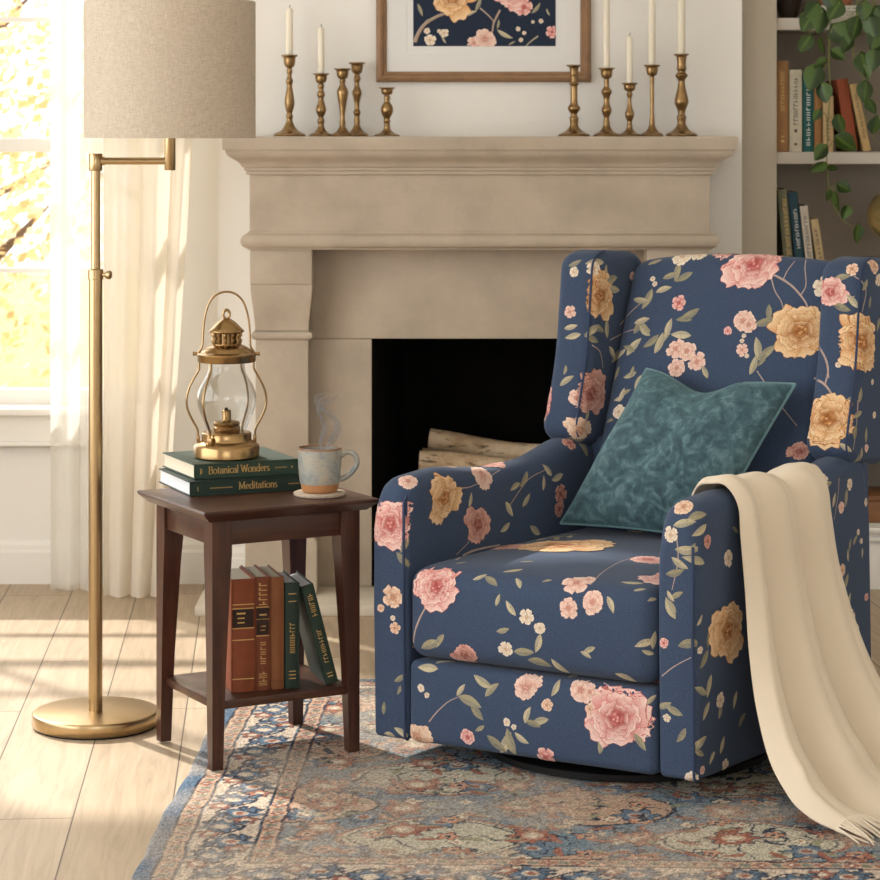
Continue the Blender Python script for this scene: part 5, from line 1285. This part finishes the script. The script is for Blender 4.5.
for tw in ([(764, 271), (780, 278), (793, 287), (804, 300), (808, 308)], [(783, 280), (788, 270), (795, 261)], [(801, 295), (806, 285), (805, 268), (806, 260)], [(771, 277), (775, 291), (781, 301), (784, 311)],
           [(757, 371), (765, 383), (778, 402), (797, 426)], [(413, 648), (415, 632), (420, 618), (427, 605)], [(590, 585), (603, 572), (620, 562), (636, 557)], [(429, 722), (437, 712), (448, 702), (458, 697)], [(456, 560), (470, 552), (484, 548), (500, 545)],
           [(620, 325), (630, 313), (641, 303)], [(610, 340), (626, 332), (640, 328)], [(816, 328), (819, 345), (826, 360), (828, 372), (825, 384)], [(814, 378), (824, 384), (831, 393), (834, 400)], [(829, 378), (827, 366)], [(854, 276), (862, 282), (866, 292), (862, 312)], [(845, 300), (855, 296)],
           [(839, 478), (838, 495), (834, 520)], [(662, 676), (675, 666), (694, 656)], [(478, 520), (470, 540), (456, 555)], [(455, 488), (470, 487), (487, 478), (500, 470)], [(510, 505), (520, 490), (530, 478), (545, 470)], [(592, 345), (600, 352), (603, 368)], [(858, 400), (856, 430), (853, 450)], [(676, 530), (678, 560), (672, 590)]):
    pr_.twig(tw, 2.6 if tw[0][0] in (764, 413, 816, 814, 456) else 1.3)
pr_.fill(420, 3, .075)
names = {'arm2': 'arm', 'wing2': 'wing'}
cobj = {}
for k, g in parts.items():
    o = obj(names.get(k, k), g, M['floral'], ch, ang=60, fixn=False); cobj[k] = o
# piping seams
pip = simple('navy_piping', (46, 62, 92), .8, bmp=.3, bscale=900)
def seam(par, pts, r=.0032, nm='piping'):
    g = G().tube([CM(*p) for p in pts], r, 8); obj(nm, g, pip, cobj[par])
fr_o = [p for p in arm_o if p.x < .06 and p.y > .055]
i0 = min(range(len(arm_o)), key=lambda i: (arm_o[i]-Vector((0, .06))).length)
ao = arm_o[i0:]+arm_o[:i0]; ao = ao if ao[5].y > ao[0].y else list(reversed(ao))
ao = [p for p in ao if p.x < .66 and (p.y > .5 or p.x < .02)]
for kk, us in (('arm', (-.376, -.310)), ('arm2', (.310, .376))):
    for u in us: pass
seam('arm', [(-.3205, p.x-.0005, p.y+.0002) for p in ao if p.y < .60]); seam('arm2', [(.3795, p.x-.0005, p.y) for p in ao if p.y < .56])
wo_ = [p for p in wing_o if p.x < .80 and p.y > .66 and (p.x-.655)/(p.y-.6) < .40]; wo_.sort(key=lambda p: p.y)
seam('wing', [(-.3125, p.x+.004, p.y) for p in wo_], .0028); seam('wing2', [(.3815, p.x+.004, p.y) for p in wo_], .0028)
g = G()
for i in range(44): u = -.25+.5*i/43; g.tube([CM(u, .045, .4395+.0135*bl(u/.31)*.55), CM(u+.006, .045, .4395+.0135*bl(u/.31)*.55)], .0012, 5)
so = obj('topstitching', g, pip, cobj['seat_cushion'])
# swivel base
c0 = CM(0, .375, 0)
g = G().lathe([(.20, 0.001), (.324, .001), (.332, .005), (.332, .018), (.324, .023), (.20, .023), (.20, .001)], (c0.x, c0.y, 0), n=72, cap=False).lathe([(.0, .012), (.09, .012), (.09, .052), (0, .052)], (c0.x, c0.y, 0), n=32, cap=False)
for k in range(4):
    a = PI/4+PI/2*k; g.box(0, .21, -.02, .02, .004, .018, M=Matrix.Translation((c0.x, c0.y, 0)) @ Matrix.Rotation(a, 4, 'Z'))
obj('swivel_base', g, M['black'], ch, ang=40)

# ================================================================ PILLOW
Cw = lambda u, v, z: ch.matrix_world @ CM(u, v, z)
TL, TR, BL = Cw(-.142, .700, .832), Cw(.246, .690, .816), Cw(-.272, .540, .470)
BR = TR+BL-TL+(ch.matrix_world.to_3x3() @ Vector((-.0, .0, .012)))
cen = (TL+TR+BL+BR)/4
pl = tag(empty('throw_pillow', cen), 'teal crushed velvet throw pillow tilted against the chair back', 'pillow')
def pillow_pt(s_, t_, side):
    e = 1-.035*(1-s_*s_)*abs(t_)**3; f = 1-.03*(1-t_*t_)*abs(s_)**3
    a, b = (s_*f+1)/2, (t_*e+1)/2
    p = TL*(1-a)*b+TR*a*b+BL*(1-a)*(1-b)+BR*a*(1-b)
    n = (TR-TL).cross(TL-BL).normalized()
    if n.y > 0: n = -n
    h = .068*(max(0, 1-s_**2)**.45*max(0, 1-t_**2)**.45)
    h *= 1.1+.14*math.sin(5*s_+2*t_)*math.cos(3*t_-s_)+.05*math.sin(11*s_-7*t_)
    if side > 0: h += .006*math.exp(-((s_+.15-.5*t_)/.09)**2)*max(0, t_)
    # crease sinking from the top edge
    if side > 0: h -= .018*math.exp(-((s_-.12+.3*(1-t_))/.10)**2)*max(0, t_-.35)/.65*(1-t_**8)
    return p-cen+n*h*side*(1 if side > 0 else .55)+Vector((0, 0, -.040*(1-s_**4)*math.exp(-((s_+.22)/.42)**2)*max(0, t_)**2))
n = 40; g = G()
sv = [math.sin(PI/2*(2*i/n-1)) for i in range(n+1)]
rows = [[pillow_pt(a, b, 1) for b in sv] for a in sv]; rows2 = [[pillow_pt(a, b, -1) for b in sv] for a in sv]
g.grid(rows)
g.grid(rows2)
obj('cushion', g, M['velvet'], pl, ang=80)
edge = [pillow_pt(a, 1, 1) for a in sv]+[pillow_pt(1, b, 1) for b in reversed(sv[:-1])]+[pillow_pt(a, -1, 1) for a in reversed(sv[:-1])]+[pillow_pt(-1, b, 1) for b in sv[1:-1]]
g = G().tube(edge, .0038, 8, closed=True); obj('piping', g, M['velvetpipe'], pl)

# ================================================================ THROW BLANKET
def throw_path(t):
    """centre lines across the arm, t 0 front edge .. 1 back edge; (u, v, z)"""
    v0 = .140+.415*t; v1 = -.085+.50*t
    e = t-.5
    za = lambda v: .640-.022*math.exp(-((v-.40)/.14)**2)+.02*max(0, (v-.5)/.15)
    z = za(v0)+.0075+.006*math.sin(9*t)**2
    return [(.283, v0+.01, .48), (.286, v0+.004, .575), (.2935, v0, .612), (.312, v0-.002, z-.003), (.342, v0-.004, z+.001), (.370, v0-.004, z-.003), (.3925, v0-.006, .608+.3*(z-.647)), (.400, v0-.015, .545),
            (.412, v0+(v1-v0)*.10, .43), (.436+.02*t, v0+(v1-v0)*.24, .31), (.474+.04*t, v0+(v1-v0)*.42, .20), (.530+.06*t, v0+(v1-v0)*.62, .10), (.600+.06*t, v0+(v1-v0)*.80, .040), (.672+.06*t, v0+(v1-v0)*.93, .018), (.735+.06*t, v1, .0145)]
nt_, ns_ = 84, 110
tr_rows = []
for i in range(nt_+1):
    t = i/nt_; c = catmull(throw_path(t), ns_+1); tr_rows.append(c)
fr = random.Random(12)
def fold(t, s):
    k = max(0, (s-.06)/.94); a = .0005+.070*min(1, k*1.25)*(1-.70*max(0, (s-.84)/.16))
    w = t*2.6+.20*math.sin(2.6*s+1)+.12*s+.25
    x = abs(math.sin(PI*w))**.9
    y = abs(math.sin(PI*(t*5.3+.30*math.sin(3*s)+.4)))
    e = min(1, t/.06, (1-t)/.06)
    return (a*x+.16*a*y)*(.35+.65*e)
P2 = []
for i in range(nt_+1):
    t = i/nt_; row = []
    for j in range(ns_+1):
        s_ = j/ns_; p = tr_rows[i][j]
        a = tr_rows[max(0, i-1)][j]; b = tr_rows[min(nt_, i+1)][j]; c = tr_rows[i][max(0, j-1)]; d = tr_rows[i][min(ns_, j+1)]
        nn = (d-c).cross(b-a); nn.normalize()
        row.append((p, nn))
    P2.append(row)
mid = P2[nt_//2][ns_//2][1]; sg = 1 if mid.x > 0 else -1
rows = []
for i in range(nt_+1):
    row = []
    for j in range(ns_+1):
        p, nn = P2[i][j]; q_ = p+nn*sg*fold(i/nt_, j/ns_)
        row.append(Cw(*q_))
    rows.append(row)
th0 = tag(empty('throw_blanket', Cw(.34, .36, .66)), 'cream wool throw draped over the chair arm onto the rug', 'blanket')
o0 = th0.location
g = G(); th = .0035
low = []
def surf_n(i, j):
    a = rows[max(0, i-1)][j]; b = rows[min(nt_, i+1)][j]; c = rows[i][max(0, j-1)]; d = rows[i][min(ns_, j+1)]; n_ = (d-c).cross(b-a); n_.normalize(); return n_*sg
outer = [[rows[i][j]-o0 for j in range(ns_+1)] for i in range(nt_+1)]
inner = [[rows[i][j]-o0-surf_n(i, j)*th for j in range(ns_+1)] for i in range(nt_+1)]
g.grid(outer); nb = len(g.v); g.grid(inner); W_ = ns_+1
for i in range(nt_): g.f += [(i*W_, (i+1)*W_, nb+(i+1)*W_, nb+i*W_), (i*W_+ns_, (i+1)*W_+ns_, nb+(i+1)*W_+ns_, nb+i*W_+ns_)]
for j in range(ns_): g.f += [(j, j+1, nb+j+1, nb+j), (nt_*W_+j, nt_*W_+j+1, nb+nt_*W_+j+1, nb+nt_*W_+j)]
for v in g.v:
    if v.z+o0.z < .0085: v.z = .0085-o0.z
obj('cloth', g, M['throw'], th0, ang=80)
g = G()
for i in range(0, nt_+1):
    for hlf in (0,):
        ii = min(nt_, i+hlf); i0 = int(ii); p = rows[i0][ns_].lerp(rows[min(nt_, i0+1)][ns_], ii-i0)-o0
        d = (rows[i0][ns_]-rows[i0][ns_-3]).normalized(); d.z = 0; d.normalize(); sd = Vector((-d.y, d.x, 0)); L = fr.uniform(.055, .085); w = fr.uniform(-.35, .35)
        fl = .0085-o0.z
        pts = [p-d*.004, p+d*L*.35+sd*w*L*.3, p+d*L*.7+sd*w*L*.55, p+d*L+sd*w*L*(.9+fr.uniform(-.3, .3))]
        pts = [Vector((q_.x, q_.y, max(fl, p.z+(fl-p.z)*k/3*1.0))) for k, q_ in enumerate(pts)]
        g.tube(catmull(pts, 7), [.0024, .0027, .0026, .0024, .0022, .0020, .0014], 5)
fo = obj('fringe', g, M['throw'], th0); fo['kind'] = 'stuff'

# ================================================================ LIGHT, WORLD, CAMERA
def to_rot(d): return Vector(d).to_track_quat('-Z', 'Y').to_euler()
el, az = math.radians(41), math.radians(38)
sun = bpy.data.lights.new('sun', 'SUN'); sun.energy = SUN; sun.color = (1, .945, .87); sun.angle = math.radians(1.6)
so = bpy.data.objects.new('sun', sun); COL.objects.link(so); so.location = (-4, 12, 6); so.rotation_euler = to_rot((math.sin(az)*math.cos(el), -math.cos(az)*math.cos(el), -math.sin(el)))
def area(name, loc, d, sx_, sy_, e, c):
    l = bpy.data.lights.new(name, 'AREA'); l.shape = 'RECTANGLE'; l.size = sx_; l.size_y = sy_; l.energy = e; l.color = c
    o = bpy.data.objects.new(name, l); COL.objects.link(o); o.location = loc; o.rotation_euler = to_rot(d); return o
area('window_and_fill_light', (RX0+.02, (LY0+LY1)/2, (LZ0+LZ1)/2), (1, 0, -.02), LY1-LY0, LZ1-LZ0, E_LEFT, (.93, .97, 1))
area('window_and_fill_light', ((FX0+FX1)/2, RY0+.02, (FZ0+FZ1)/2), (0, 1, -.06), FX1-FX0, FZ1-FZ0, E_FRONT, (.94, .975, 1))  # added fill lamp behind the camera, at an unseen opening
area('window_and_fill_light', ((WX0+WX1)/2, 7.86, (WZ0+WZ1)/2), (.1, -1, -.1), WX1-WX0, WZ1-WZ0, E_BACK, (1, .985, .96))
w = bpy.data.worlds.new('sky'); SC.world = w; w.use_nodes = True; bg = w.node_tree.nodes['Background']
bg.inputs['Color'].default_value = (.985, .99, 1, 1); bg.inputs['Strength'].default_value = SKY
cd = bpy.data.cameras.new('camera'); cd.sensor_width = 36; cd.lens = F/880*36; cd.shift_x = 0; cd.shift_y = -(440-VY)/880
cd.clip_start = .05; cd.clip_end = 100; cd.dof.use_dof = True; cd.dof.focus_distance = 5.5; cd.dof.aperture_fstop = 9
co_ = bpy.data.objects.new('camera', cd); COL.objects.link(co_); co_.location = (0, 0, CH); co_.rotation_euler = (PI/2, 0, 0); SC.camera = co_
SC.view_settings.view_transform = 'Standard'; SC.view_settings.look = 'None'; SC.view_settings.gamma = 1; SC.view_settings.exposure = EXPO
SC.cycles.use_denoising = True; SC.cycles.max_bounces = 10; SC.cycles.transparent_max_bounces = 16; SC.cycles.sample_clamp_indirect = 6
SC.cycles.caustics_reflective = False; SC.cycles.caustics_refractive = False
